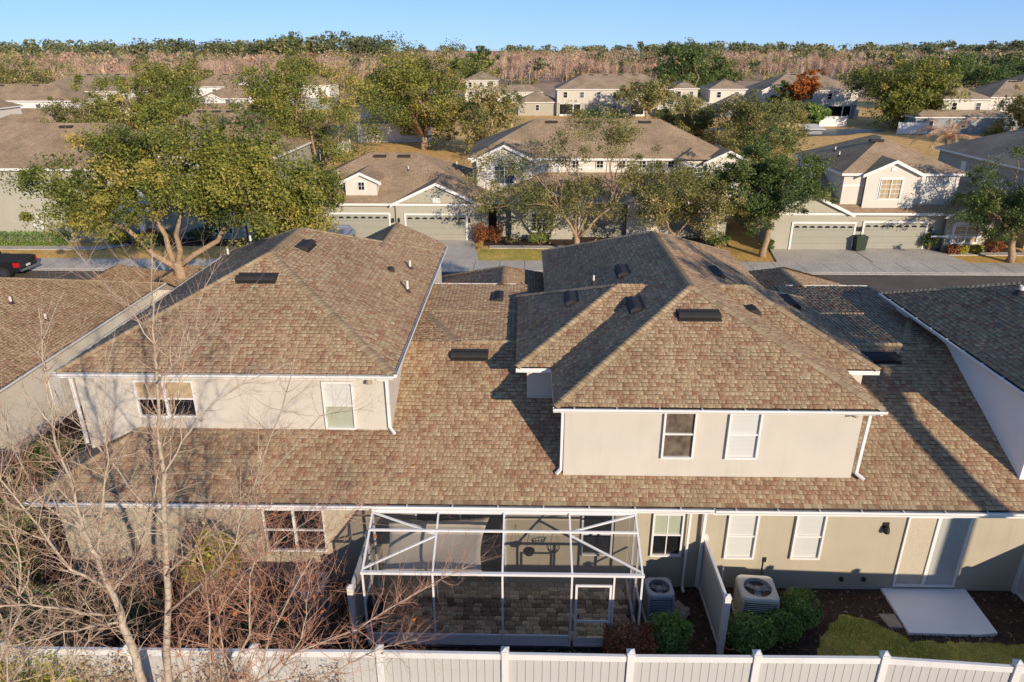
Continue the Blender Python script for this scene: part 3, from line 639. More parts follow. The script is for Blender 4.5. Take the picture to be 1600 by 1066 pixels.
# right two-storey unit
rc, FC, c0, c1 = hipblock(11.3, 19.5, 14.25, 21.65, 5.35, shing=('rear', 'left'))
hcaps(FC, c0, c1, rc, ('front_left', 'rear_left'))
fasc(11.3, 19.5, 14.25, 21.65, 5.35)
B(11.7, 19.2, 14.55, 21.4, 2.6, 5.2).build('upper_wall', plain('stucco_white', (.84, .83, .8), .9, .15, .04, 1.5, .2, 120, dirt=.08), TH)
gutter(TH, (11.3, 14.2, 5.34), (11.3, 21.7, 5.34), (-1, 0, 0), .09, hangers=.8)
# roof vents and stacks
def vent(p, n, u, L=1.05, wd=.32, h=.13):
    n = Vector(n).normalized(); u = Vector(u).normalized(); v = n.cross(u); p = Vector(p)
    m = Matrix(((u.x, v.x, n.x, p.x), (u.y, v.y, n.y, p.y), (u.z, v.z, n.z, p.z), (0, 0, 0, 1)))
    b = MB().prism([(-wd / 2, .02), (-wd / 2, h * .8), (-wd * .3, h), (0, h), (wd / 2, .03), (wd / 2, .02)], -L / 2, L / 2, axis='x'); b.v = [tuple(m @ Vector(q)) for q in b.v]
    o = b.build('roof_vent', M['vent'], TH)
    b = MB().box(-L / 2 - .02, L / 2 + .02, -wd / 2 - .05, wd / 2 + .08, .012, .022); b.v = [tuple(m @ Vector(q)) for q in b.v]; b.build('vent_flange', M['vent'], o)
    b = MB().box(-L / 2 + .04, L / 2 - .04, -wd / 2 - .006, -wd / 2 + .02, .03, h * .62); b.v = [tuple(m @ Vector(q)) for q in b.v]; b.build('vent_mouth', M['dark'], o)
def on(F, x, y):
    n = nrm(F); p = F[0]; return (x, y, p[2] - (n.x * (x - p[0]) + n.y * (y - p[1])) / n.z)
X1 = (1, 0, 0); Yd = (0, -1, 0); Yu = (0, 1, 0)
vent(on(FA['rear'], -7.26, 18.45), nrm(FA['rear']), X1); vent(on(FA['right'], -6.65, 21.07), nrm(FA['right']), Yu, .9); vent(on(FA['left'], -9.0, 23.4), nrm(FA['left']), Yd, .9)
vent(on(FB['rear'], 4.38, 16.89), nrm(FB['rear']), X1); vent(on(FB['left'], 3.0, 21.2), nrm(FB['left']), Yd, .95); vent(on(FY['left'], 1.35, 19.6), nrm(FY['left']), Yd, .95); vent(on(FB['left'], 2.96, 18.1), nrm(FB['left']), Yd, .95)
vent(on(FB['right'], 5.97, 21.5), nrm(FB['right']), Yu, .95); vent(on(FB['right'], 6.15, 18.5), nrm(FB['right']), Yu, .95); vent(on(FY['right'], 7.8, 20.0), nrm(FY['right']), Yu, .95)
vent(on(rear, -1.5, 18.0), nrm(rear), X1, 1.0); vent(on(rear, 9.7, 18.0), nrm(rear), X1, 1.0)
vent((-.85, 22.3, 4.9), (.12, 0, 1), Yu, .8, .3, .12)
def stack(p, h=.3, r=.04, parent=None):
    p = Vector(p); parent = parent or TH; o = MB().lathe((p.x, p.y, p.z - .02), [(r, 0), (r, h), (r * .75, h), (r * .75, h - .1)], 10).build('vent_stack', M['pipe'], parent, smooth=True)
    MB().lathe((p.x, p.y, p.z - .06), [(r * 3, 0), (r * 2.2, .05), (r * 1.1, .14)], 10).build('stack_boot', M['vent'], o)
stack(on(FA['right'], -3.85, 23.1)); stack(on(FA['right'], -3.62, 21.0), .36); stack(on(FA['left'], -10.6, 24.6)); stack(on(FA['left'], -10.2, 25.8))
MB().lathe((-4.3, 22.1, 5.85), [(.11, -.06), (.1, .1), (.05, .15), (0, .16)], 10).build('round_vent', M['vent'], TH)
stack(on(FC['left'], 13.49, 18.7), .22, .07); stack((2.1, 20.8, 5.9), .26, .03)

# ---------------------------------------------------------------- one-storey neighbour across the side yard
NB = thing('bungalow', 'one-storey house with brown shingle roof and grey side wall beside the pickup street end', 'house', (-20, 24, 0))
FD, d0, d1 = hip_faces(-27.5, -16.25, 15.2, 30.4, 2.74, .36)
m = MB()
rd = None
def deck2(name, faces, parent, mat=None):
    m = MB()
    for f in faces: m.quad(*[(x, y, z - .004) for x, y, z in f]); m.quad(*[(x, y, z - .03) for x, y, z in reversed(f)])
    return m.build(name, mat or M['deck'], parent)
TH_save = TH; TH = NB
rd = deck2('roof', list(FD.values()), NB); SS = Shing(); [shingle(FD[k], SS) for k in ('rear', 'right')]; SS.build('shingles', rd); hcaps(FD, d0, d1, rd, ('front_right', 'rear_right', 'ridge'))
fasc(-27.5, -16.25, 15.2, 30.4, 2.74)
gutter(NB, (-16.25, 15.2, 2.73), (-16.25, 30.45, 2.73), (1, 0, 0), .11)
B(-27.2, -16.75, 15.6, 30.1, 0, 2.6).build('wall', M['palegrey'], NB)
B(-16.75, -16.73, 22.4, 23.0, .4, 2.2).build('wall_pilaster', M['white'], NB)
for xx, yy, zz, hw in ((-19.3, 32.4, 3.0, 1.8), (-16.7, 33.4, 2.7, 1.2)):
    fs = [[(xx - hw, yy + 1.5, zz - .46 * hw), (xx - hw, yy - 2.4, zz - .46 * hw), (xx, yy - 2.4, zz), (xx, yy, zz)], [(xx + hw, yy - 2.4, zz - .46 * hw), (xx + hw, yy + 1.5, zz - .46 * hw), (xx, yy, zz), (xx, yy - 2.4, zz)], [(xx + hw, yy + 1.5, zz - .46 * hw), (xx - hw, yy + 1.5, zz - .46 * hw), (xx, yy, zz)]]
    r = deck2('wing_roof', fs, NB); SS = Shing(); [shingle(f, SS) for f in fs[:2]]; SS.build('shingles', r)
    B(xx - hw + .3, xx + hw - .3, yy - 2.2, yy + 1.2, 0, zz - .46 * hw - .02).build('wing_wall', M['palegrey'], NB)
for x, y in ((-19.04, 24.7), (-17.6, 24.3)): stack(on(FD['right'], x, y), .28, .045, NB)
TH = TH_save

# ---------------------------------------------------------------- screened patio enclosure
EN = thing('screen_enclosure', 'white aluminium screened patio cage with sloping mesh roof behind the fence', 'patio enclosure', (-.4, 12.3, 0))
PX = [-3.46, -1.94, -.43, 1.07, 2.58]; YF = 12.3; HF = 2.03; YB = 13.68; HB = 2.62
slab = struct('patio_floor', B(-3.55, 2.68, 12.22, 14.3, -.02, .035), M['dark'])
for i, x in enumerate(PX):
    if i == 4 or i == 0 or True: B(x - .021, x + .021, YF - .021, YF + .021, .03, HF - .03).build('post', M['alu'], EN)
    MB().bar((x, YF, HF), (x, YB, HB), .04, .05).build('rafter', M['alu'], EN)
B(PX[0] - .04, PX[4] + .04, YF - .035, YF + .035, HF - .03, HF + .03).build('eave_beam', M['alu'], EN)
MB().bar((PX[0], 13.22, 2.45), (PX[4], 13.22, 2.45), .045, .045).build('purlin', M['alu'], EN)
B(PX[0] - .03, PX[4] + .03, YB - .01, YB + .06, HB - .05, HB + .05).build('back_beam', M['alu'], EN)
def rp(x, t): return (x, YF + (YB - YF) * t, HF + (HB - HF) * t)
for a, b in (((PX[0], .98), (PX[1], .62)), ((PX[0], .06), (PX[1], .6)), ((PX[4], .98), (PX[3], .68)), ((PX[4], .04), (PX[3], .62))):
    MB().bar(rp(*a), rp(*b), .042, .04).build('brace', M['alu'], EN)
for x in (PX[0], PX[4]):
    B(x - .024, x + .024, 13.62, 13.67, .03, 2.55).build('post', M['alu'], EN); B(x - .024, x + .024, 12.98, 13.03, .03, 2.3).build('post', M['alu'], EN)
    B(x - .02, x + .02, 12.33, 14.28, .28, .33).build('side_rail', M['alu'], EN); B(x - .008, x + .008, 12.33, 14.28, .035, .28).build('kick_panel', M['alu'], EN); B(x - .02, x + .02, 12.33, 14.28, 1.2, 1.24).build('side_rail', M['alu'], EN)
for i in range(3): B(PX[i] + .027, PX[i + 1] - .027, YF - .01, YF + .01, .035, .3).build('kick_panel', M['alu'], EN)
for i in range(3): B(PX[i] + .027, PX[i + 1] - .027, YF - .02, YF + .02, .3, .34).build('kick_rail', M['alu'], EN)
def scr(*p): MB().quad(*p).build('screen', M['screen'], EN)
for i in range(4):
    a, b = PX[i] + .026, PX[i + 1] - .026
    scr((a, YF + .012, .34), (b, YF + .012, .34), (b, YF + .012, HF - .04), (a, YF + .012, HF - .04))
    scr((a, YF + .03, HF + .02), (b, YF + .03, HF + .02), rp(b, .62), rp(a, .62)); scr(rp(a, .68), rp(b, .68), rp(b, .97), rp(a, .97))
for x in (PX[0], PX[4]): scr((x, YF + .03, .34), (x, 14.28, .34), (x, 14.28, 2.5), (x, YB, HB - .06), (x, YF + .03, HF - .04))
dr = MB().box(1.15, 1.2, YF - .03, YF, .05, 1.78).box(1.89, 1.94, YF - .03, YF, .05, 1.78).box(1.2, 1.89, YF - .03, YF, 1.73, 1.78).box(1.2, 1.89, YF - .03, YF, .74, .8).box(1.2, 1.89, YF - .03, YF, .05, .1).build('door', M['alu'], EN)
B(1.2, 1.89, YF - .02, YF - .01, .1, .3).build('door_kick_plate', M['alu'], dr); B(1.22, 1.25, YF - .06, YF - .03, .86, .98).build('handle', M['dark'], dr)
B(1.96, 2.0, YF - .02, YF + .02, .03, HF - .04).build('door_jamb', M['alu'], EN); B(2.0, 2.55, YF - .01, YF + .01, .035, .3).build('kick_panel', M['alu'], EN)
# pavers
rp_ = np.random.default_rng(5); pmesh = {}
y = 12.42; row = 0
while y < 14.2:
    hgt = .135 if row % 3 else .16; x = -3.42 - rp_.random() * .15
    while x < 2.5:
        ww = float(rp_.choice([.16, .2, .24])); xa, xb = x, min(x + ww, 2.54)
        if xa > -3.44 and xb - xa > .08:
            k = (round(xb - xa, 2), hgt)
            if k not in pmesh:
                g = .006; a, b = k; mm = MB(); mm.prism([(g, g + .012), (g + .012, g), (a - g - .012, g), (a - g, g + .012), (a - g, b - g - .012), (a - g - .012, b - g), (g + .012, b - g), (g, b - g - .012)], 0, .03, axis='z'); pmesh[k] = mm.mesh('paver', M['paver'])
            link('paver', pmesh[k], slab, (xa, y, .036 + rp_.random() * .006))
        x += ww
    y += hgt; row += 1
# shade sail inside
sm = MB(); nu, nv = 16, 12; c = [Vector((-3.2, 13.95, 2.25)), Vector((-.78, 13.95, 2.3)), Vector((-.88, 12.5, 1.82)), Vector((-3.1, 12.55, 1.85))]
for j in range(nv + 1):
    for i in range(nu + 1):
        u, v = i / nu, j / nv; uu = u * (1 - .1 * math.sin(math.pi * v)) + .05 * math.sin(math.pi * v); vv = v * (1 - .12 * math.sin(math.pi * u)) + .07 * math.sin(math.pi * u)
        p = c[0].lerp(c[1], uu).lerp(c[3].lerp(c[2], uu), vv); p.z -= .16 * math.sin(math.pi * u) * math.sin(math.pi * v) + .008 * math.sin(u * 40 + v * 9); sm.v.append(tuple(p))
for j in range(nv):
    for i in range(nu): k = j * (nu + 1) + i; sm.f.append((k, k + 1, k + nu + 2, k + nu + 1)); sm.t.append(.5)
o = sm.build('shade_sail', M['sail'], smooth=True); tag(o, 'tan cloth shade sail stretched under the screen patio roof', 'shade sail'); o.modifiers.new('thick', 'SOLIDIFY').thickness = .004
for k, (x, z, r, wire) in enumerate(((.15, 1.5, .13, 0), (.72, 1.62, .15, 1))):
    t = thing('hanging_basket', ('dark round planter hanging on wires inside the screen patio', 'open wire basket hanging nearer the patio screen door')[k], 'basket', (x, 13.75, z - r), 'hanging baskets in the patio')
    m = MB()
    for a in range(12): an = a * math.pi / 6; m.tube([(x + r * math.cos(an), 13.75 + r * math.sin(an), z), (x + r * .75 * math.cos(an), 13.75 + r * .75 * math.sin(an), z - r * .7), (x, 13.75, z - r)], .008, 4)
    m.lathe((x, 13.75, z), [(r, -.012), (r + .012, 0), (r, .012)], 14)
    if not wire: m.lathe((x, 13.75, z - r), [(0, 0), (r * .7, r * .3), (r * .96, r * .95), (0, r * .9)], 14)
    m.build('bowl', M['dark'], t)
    for a in range(3): an = a * 2.1; MB().tube([(x + r * math.cos(an), 13.75 + r * math.sin(an), z), (x, 13.75, z + .55)], .004, 3).build('wire', M['dark'], t)

# ---------------------------------------------------------------- air conditioners
def ac(name, label, x, y, s, hgt, mat, rz, group):
    t = thing(name, label, 'air conditioner', (x, y, .06), group, rz); m = MB(); h = s / 2; r = .12
    def rr(k, z):
        out = []
        for cx, cy, a0 in ((h - r, h - r, 0), (-h + r, h - r, 90), (-h + r, -h + r, 180), (h - r, -h + r, 270)):
            for i in range(5): a = R(a0 + i * 22.5); out.append(((cx + r * math.cos(a)) * k, (cy + r * math.sin(a)) * k, z))
        return out
    def loop(mb, rings):
        n0 = len(mb.v); k = len(rings[0])
        for q in rings: mb.v += q
        for i in range(len(rings) - 1):
            for j in range(k): a = n0 + i * k + j; b = n0 + i * k + (j + 1) % k; mb.f.append((a, b, b + k, a + k)); mb.t.append(.5)
    def put(mb, nm, mt, par=t):
        o = link(nm, mb.mesh(nm, M[mt]), par); return o
    loop(m, [rr(.95, 0), rr(.95, hgt - .1)]); put(m, 'coil_body', 'grille')
    for i in range(4):
        sx, sy = ((1, 1), (-1, 1), (-1, -1), (1, -1))[i]; q = MB(); q.box(sx * h - .05 * (sx > 0) - .0, sx * h + .05 * (sx < 0), sy * h - .05 * (sy > 0), sy * h + .05 * (sy < 0), 0, hgt - .08); put(q, 'corner_post', mat)
    lv = MB()
    for i in range(11): z = .06 + i * (hgt - .18) / 11; loop(lv, [rr(.985, z), rr(1.0, z + .012), rr(.985, z + .03)])
    put(lv, 'louvres', mat)
    b = MB(); loop(b, [rr(1.0, 0), rr(1.0, .05)]); put(b, 'base_pan', mat)
    top = MB(); n = 20; ring = rr(1.04, hgt - .1); ring2 = rr(1.04, hgt - .02); ring3 = rr(.97, hgt + .02); circ = [(h * .78 * math.cos(2 * math.pi * (i + .5) / n + 0), h * .78 * math.sin(2 * math.pi * (i + .5) / n), hgt + .01) for i in range(n)]; well = [(p[0] * .97, p[1] * .97, hgt - .1) for p in circ]
    loop(top, [ring, ring2, ring3, circ, well]); lid = put(top, 'lid', mat)
    fl = MB(); fl.v = [(p[0], p[1], hgt - .09) for p in circ]; fl.f = [tuple(range(n))]; fl.t = [0]; put(fl, 'fan_well', 'grille', lid)
    for k in range(3): q = MB(); a = k * 2.09 + .4; ca, sa = math.cos(a), math.sin(a); q.quad((.05 * ca - .05 * sa, .05 * sa + .05 * ca, hgt - .06), (h * .68 * ca - .1 * sa, h * .68 * sa + .1 * ca, hgt - .05), (h * .7 * ca + .12 * sa, h * .7 * sa - .12 * ca, hgt - .075), (.05 * ca + .06 * sa, .05 * sa - .06 * ca, hgt - .075)); put(q, 'fan_blade', 'fan', lid)
    hb = MB(); hb.lathe((0, 0, hgt - .07), [(0, .06), (.09, .05), (.1, 0)], 12); put(hb, 'motor_hub', 'fan', lid)
    gr = MB()
    for k in range(5): gr.lathe((0, 0, hgt + .012), [(h * .78 * (k + 1) / 5.2, 0), (h * .78 * (k + 1) / 5.2 + .006, .004)], 24)
    for k in range(12): a = k * math.pi / 6; gr.bar((.06 * math.cos(a), .06 * math.sin(a), hgt + .012), (h * .78 * math.cos(a), h * .78 * math.sin(a), hgt + .012), .006)
    put(gr, 'fan_guard', 'grille', lid)
    pd = MB(); pd.box(-h - .05, h + .05, -h - .05, h + .05, -.07, 0); put(pd, 'pad', 'concrete')
    return t
ac('air_conditioner', 'large beige air conditioner behind green shrubs, right of the privacy panel', 5.5, 13.35, .82, .78, 'ac', R(-4), 'air conditioners along the rear wall')
ac('air_conditioner', 'blue-grey air conditioner between screen patio and privacy panel', 3.22, 13.4, .62, .72, 'ac2', R(3), 'air conditioners along the rear wall')
ac('air_conditioner', 'grey air conditioner half hidden by red twigs, left of the screen patio', -5.05, 13.4, .75, .72, 'ac2', R(0), 'air conditioners along the rear wall')
for x, y, l in ((4.95, 13.9, 'thin grey refrigerant line looping beside the large beige air conditioner'), (6.05, 13.75, 'coiled black garden hose beside the large beige air conditioner')):
    if 'hose' in l:
        m = MB(); m.tube([(x + (.2 + .01 * math.sin(i)) * math.cos(i * .55), y + .15 * math.sin(i * .55), .05 + .006 * i) for i in range(36)], .012, 5); tag(m.build('garden_hose', M['dark'], smooth=True), l, 'hose')
    else:
        m = MB(); m.tube([(x, y + .35, .7), (x - .05, y + .2, .72), (x - .08, y + .05, .5), (x - .05, y - .1, .2), (x + .1, y - .2, .15)], .016, 6); tag(m.build('refrigerant_line', M['fan'], smooth=True), l, 'pipe')
for i in range(5):
    rr_ = random.uniform(.1, .18); m = MB().lathe((3.75 + .12 * (i % 3) - .1, 13.55 - .14 * (i // 2), .02), [(0, rr_ * .9), (rr_ * .6, rr_ * .75), (rr_, rr_ * .3), (rr_ * .9, 0)], 7)
    for k in range(len(m.v)): a, b, c_ = m.v[k]; m.v[k] = (a + random.uniform(-.03, .03), b + random.uniform(-.03, .03), c_ + random.uniform(-.01, .02))
    tag(m.build('rock', M['stone']), ('largest brown rock', 'flat brown rock nearest the wall', 'small brown rock in the middle of the pile', 'brown rock on the camera side of the pile', 'rounded brown rock at the patio side of the pile')[i] + ' beside the blue-grey air conditioner', 'rock', 'rocks beside the air conditioner')
m = MB().lathe((4.62, 12.2, 0), [(0, 0), (.09, 0), (.13, .2), (.15, .2), (.15, .24), (.11, .24), (.1, .05)], 14); tag(m.build('flower_pot', M['clay'], smooth=True), 'small red clay pot at the foot of the privacy panel', 'pot')

# ---------------------------------------------------------------- vinyl fences, every plank its own part
plank_me = {}
def fence_run(t, a, b, top, first=True, last=True, pl=.15, post_h=.07, gap=.007, rail=.13):
    """one panel from a to b (x,y) with planks, rails and posts at the ends"""
    a = Vector((a[0], a[1], 0)); b = Vector((b[0], b[1], 0)); d = (b - a); L = d.length; d.normalize(); ang = math.atan2(d.y, d.x); n = int(round((L - .13) / pl)); wd = (L - .13) / n
    k = (round(wd, 3), top)
    if k not in plank_me:
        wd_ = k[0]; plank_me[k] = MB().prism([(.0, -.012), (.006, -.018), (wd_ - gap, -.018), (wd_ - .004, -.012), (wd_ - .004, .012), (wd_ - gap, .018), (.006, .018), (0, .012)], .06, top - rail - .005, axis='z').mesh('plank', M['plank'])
    o3 = Vector(org(t))
    for i in range(n): ob = link('plank', plank_me[k], t, a + d * (.065 + i * wd) - o3); ob.rotation_euler = (0, 0, ang)
    def rl(z0, z1, w, nm):
        m = MB().box(.065, L - .065, -w, w, z0, z1); mm = Matrix.Translation(a) @ Matrix.Rotation(ang, 4, 'Z'); m.v = [tuple(mm @ Vector(q)) for q in m.v]; m.build(nm, M['vinyl'], t, bevel=.006)
    rl(top - rail, top, .035, 'top_rail'); rl(.03, .12, .032, 'bottom_rail')
    for ok, p in ((first, a), (last, b)):
        if ok:
            h = top + post_h; q = .065; m = MB().box(-q, q, -q, q, 0, h); mm = Matrix.Translation(p) @ Matrix.Rotation(ang, 4, 'Z'); m.v = [tuple(mm @ Vector(v)) for v in m.v]; po = m.build('post', M['vinyl'], t, bevel=.005)
            m = MB(); m.box(-q - .01, q + .01, -q - .01, q + .01, h, h + .02); m.v += [(-q, -q, h + .021), (q, -q, h + .021), (q, q, h + .021), (-q, q, h + .021), (0, 0, h + .07)]; e = len(m.v) - 5; m.f += [(e, e + 1, e + 4), (e + 1, e + 2, e + 4), (e + 2, e + 3, e + 4), (e + 3, e, e + 4)]; m.t += [0] * 4
            m.v = [tuple(mm @ Vector(v)) for v in m.v]; m.build('post_cap', M['vinyl'], t)
FE = thing('vinyl_fence', 'long white vinyl fence with capped posts along the bottom edge', 'fence', (0, 10.3, 0))
fx = [(x * .955, y - .44) for x, y in [(-12.37, 10.28), (-9.96, 10.28), (-7.55, 10.29), (-5.14, 10.3), (-2.73, 10.32), (-.32, 10.31), (2.07, 10.3), (4.46, 10.32), (6.87, 10.34), (9.26, 10.18), (11.6, 10.0), (13.95, 9.9), (16.3, 9.85), (18.65, 9.85), (21, 9.85)]]
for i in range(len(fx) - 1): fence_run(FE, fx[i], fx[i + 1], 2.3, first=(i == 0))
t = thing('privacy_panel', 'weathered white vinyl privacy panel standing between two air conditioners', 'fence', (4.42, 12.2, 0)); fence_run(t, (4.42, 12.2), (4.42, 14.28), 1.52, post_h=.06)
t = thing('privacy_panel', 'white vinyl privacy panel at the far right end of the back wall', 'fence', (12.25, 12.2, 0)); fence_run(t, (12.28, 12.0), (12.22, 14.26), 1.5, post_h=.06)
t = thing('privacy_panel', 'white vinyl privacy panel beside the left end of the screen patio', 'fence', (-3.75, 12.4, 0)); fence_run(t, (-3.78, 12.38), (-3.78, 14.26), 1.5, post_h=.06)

# ---------------------------------------------------------------- foliage
def unit(v): return v / np.maximum(np.linalg.norm(v, axis=-1, keepdims=True), 1e-9)
def leaf_mesh(name, C, size, mat, rng, up=.5, tone=None, aspect=.55, out=None):
    """many small diamond leaves at the points C"""
    n = len(C); nr = unit(rng.normal(size=(n, 3)) + np.array([0, 0, up]) + (0 if out is None else out)); a = unit(np.cross(nr, rng.normal(size=(n, 3)))); b = np.cross(nr, a)
    s = size * rng.uniform(.4, 1.5, (n, 1)); V = np.empty((n, 4, 3)); V[:, 0] = C - a * s * .5; V[:, 1] = C + b * s * aspect * .5; V[:, 2] = C + a * s * .5; V[:, 3] = C - b * s * aspect * .5
    # a slight fold keeps leaves from being flat cards
    V[:, 1] += nr * s * .12; V[:, 3] += nr * s * .12
    if tone is None: tone = np.clip(rng.normal(.5, .22, n), 0, 1)
    return np_mesh(name, V.reshape(-1, 3), [np.arange(n * 4).reshape(n, 4)], M[mat], tone)
def lobes_points(lobes, n, rng, inner=.55):
    w = np.array([l[3] * l[4] * l[5] for l in lobes]) ** .66; k = rng.choice(len(lobes), n, p=w / w.sum()); L = np.array(lobes)[k]
    d = unit(rng.normal(size=(n, 3))); r = (inner + (1 - inner) * rng.random((n, 1))) ** .8; P = L[:, :3] + d * r * L[:, 3:6]
    P[:, 2] += -.12 * (P[:, 2] < L[:, 2] - L[:, 5] * .6); return P
def bent(p, q, rng, k=5, sag=.12):
    p = np.array(p, float); q = np.array(q, float); L = np.linalg.norm(q - p); pts = []
    for i in range(k + 1):
        t = i / k; w = math.sin(math.pi * t); pts.append(tuple(p + (q - p) * t + np.array([rng.normal() * .05 * L * w, rng.normal() * .05 * L * w, sag * L * w])))
    return pts
def leafy(name, label, loc, lobes, clumps, per, size, cr, mat='oak', trunk=(2.0, .22), limbs=14, seed=1, bark='bark_oak', group=None, cat='tree', stems=None, flat=.75, fork=None):
    rng = np.random.default_rng(seed); t = thing(name, label, cat, loc, group)
    nb = max(6, clumps // 6); CB = lobes_points(lobes, nb, rng); kb = rng.integers(0, nb, clumps)
    C = CB[kb] + rng.normal(size=(clumps, 3)) * cr * np.array([.95, .95, .6]); crv = cr * .62 * rng.uniform(.45, 1.5, (clumps, 1))
    P = np.repeat(C, per, 0) + np.clip(rng.normal(size=(clumps * per, 3)), -1.7, 1.7) * np.repeat(crv, per, 0) * np.array([.62, .62, .62 * flat])
    ct = rng.normal(.5, .16, nb)[kb] + rng.normal(0, .08, clumps); tone = np.clip(np.repeat(ct, per) + rng.normal(0, .16, clumps * per), 0, 1)
    link('crown', leaf_mesh('crown', P, size, mat, rng, tone=tone, out=np.repeat(unit(C - C.mean(0)), per, 0) * .5), t)
    m = MB(); th, tr = trunk; m.tube(bent((0, 0, -.1), (rng.normal() * .1, rng.normal() * .1, th), rng, 4, 0), [tr * 1.45, tr * 1.1, tr, tr * .95, tr * .9], 9)
    tops = stems or [(rng.normal() * .3, rng.normal() * .3, th * .97) for _ in range(1)]
    idx = rng.permutation(clumps)[:limbs]
    base = (0, 0, th * .9)
    if stems:
        for s_ in stems: m.tube(bent(base, s_, rng, 4, .04), [tr * .62, tr * .5, tr * .42, tr * .36, tr * .3], 7)
    for i in idx:
        c = C[i]; s_ = min(tops, key=lambda q: (q[0] - c[0]) ** 2 + (q[1] - c[1]) ** 2) if stems else base; L = np.linalg.norm(c - np.array(s_)); r0 = tr * (.3 if stems else .5)
        m.tube(bent(s_, c, rng, 5, .06), [r0, r0 * .75, r0 * .55, r0 * .4, r0 * .25, r0 * .1], 5)
        for _ in range(2):
            j = rng.integers(clumps); c2 = C[j]
            if np.linalg.norm(c2 - c) < L * .8: q = np.array(s_) + (c - np.array(s_)) * .55; m.tube(bent(tuple(q), c2, rng, 4, .04), [r0 * .4, r0 * .3, r0 * .2, r0 * .12, r0 * .06], 4)
    link('trunk', m.mesh('trunk', M[bark], smooth=True), t); return t
def shrub(name, label, loc, rx, ry, h, n, size, mat, cat='shrub', seed=1, box=False, group=None, lumps=10):
    rng = np.random.default_rng(seed); t = thing(name, label, cat, loc, group)
    if box:
        P = rng.uniform(-1, 1, (n, 3)); ax = rng.integers(0, 3, n); k = rng.random(n) < .75; P[np.arange(n)[k], ax[k]] = np.sign(P[np.arange(n)[k], ax[k]]) * rng.uniform(.88, 1.03, k.sum()); P = P * np.array([rx, ry, h / 2]) + np.array([0, 0, h / 2]); P += rng.normal(0, .02, P.shape)
    else:
        L = unit(rng.normal(size=(lumps, 3))) * np.array([rx, ry, h * .45]) * .5 + np.array([0, 0, h * .5]); k = rng.integers(0, lumps, n); d = unit(rng.normal(size=(n, 3))); lr = rng.uniform(.3, .62, (lumps, 1)); P = L[k] * np.array([1.25, 1.25, 1.0]) + d * (.35 + .65 * rng.random((n, 1)) ** .5) * np.array([rx, ry, h * .5]) * lr[k]; P[:, 2] = np.minimum(P[:, 2], h * 1.05); P[:, 2] = np.abs(P[:, 2])
    P = P + np.where(rng.random((n, 1)) < .12, rng.normal(0, .06, (n, 3)), 0); P[:, 2] = np.maximum(P[:, 2], .02)
    o = unit(P - np.array([0, 0, h * .4]))
    link('foliage', leaf_mesh('foliage', P, size, mat, rng, out=o * .9), t)
    m = MB()
    for i in range(7): a = rng.random() * 6.28; m.tube([(0, 0, 0), (rx * .3 * math.cos(a), ry * .3 * math.sin(a), h * .35), (rx * .6 * math.cos(a), ry * .6 * math.sin(a), h * .75)], [.025, .018, .008], 4)
    link('stem', m.mesh('stem', M['bark_oak']), t); return t
shrub('shrub', 'clipped rust-brown shrub at the corner of the screen patio', (2.34, 11.95, 0), .5, .36, .72, 9000, .045, 'rust', seed=1, box=True)
shrub('shrub', 'clipped dark green shrub between the rust-brown shrub and the privacy panel', (3.3, 12.25, 0), .5, .48, .95, 9000, .06, 'shrub', seed=2, lumps=16)
shrub('shrub', 'bushy green shrub against the right side of the privacy panel', (5.1, 12.3, 0), .55, .5, .95, 8500, .065, 'shrub', seed=3, lumps=18)
shrub('shrub', 'low green shrub in front of the large beige air conditioner', (5.85, 12.65, 0), .48, .42, .8, 7000, .06, 'shrub', seed=4, lumps=14)
shrub('shrub', 'lighter green shrub at the lawn edge, rightmost of the yard shrubs', (6.55, 13.1, 0), .52, .46, .95, 8500, .065, 'shrub', seed=5, lumps=16)
shrub('shrub', 'yellow-green leafy shrub by the rear wall behind the bare tree', (-7.2, 13.2, 0), .75, .5, 2.45, 8000, .08, 'ylw', seed=6, lumps=14)
for i, (x, y, h, r, mt, l) in enumerate(((-13.3, 15.0, 2.6, 1.0, 'dkleaf', 'tall dark green shrub in the side yard near the roof corner'), (-12.6, 17.6, 2.2, .9, 'shrub', 'green shrub against the end wall of the left unit'), (-14.2, 18.2, 1.9, 1.0, 'dkleaf', 'dark green shrub in the side yard under the bungalow wall'), (-12.4, 13.0, 2.2, 1.1, 'dkleaf', 'dark green shrub below the left roof corner'), (-10.6, 12.3, 1.7, 1.0, 'shrub', 'green shrub behind the thicket at the left fence'), (-14.9, 15.9, 2.2, .8, 'rust', 'brown dried shrub beside the bungalow wall'), (-8.9, 12.6, 1.3, .8, 'dkleaf', 'dark low shrub against the fence behind the bare tree'), (-6.0, 12.3, 1.0, .8, 'dkleaf', 'dark low shrub left of the screen patio'))):
    shrub('shrub', l, (x, y, 0), r, r * .9, h, 5000, .1, mt, seed=20 + i, lumps=14)
shrub('bush', 'yellow-green bush outside the fence at the bottom left corner', (-8.9, 9.2, 0), 1.15, .8, 3.3, 8000, .06, 'ylw', cat='bush', seed=40, lumps=16)

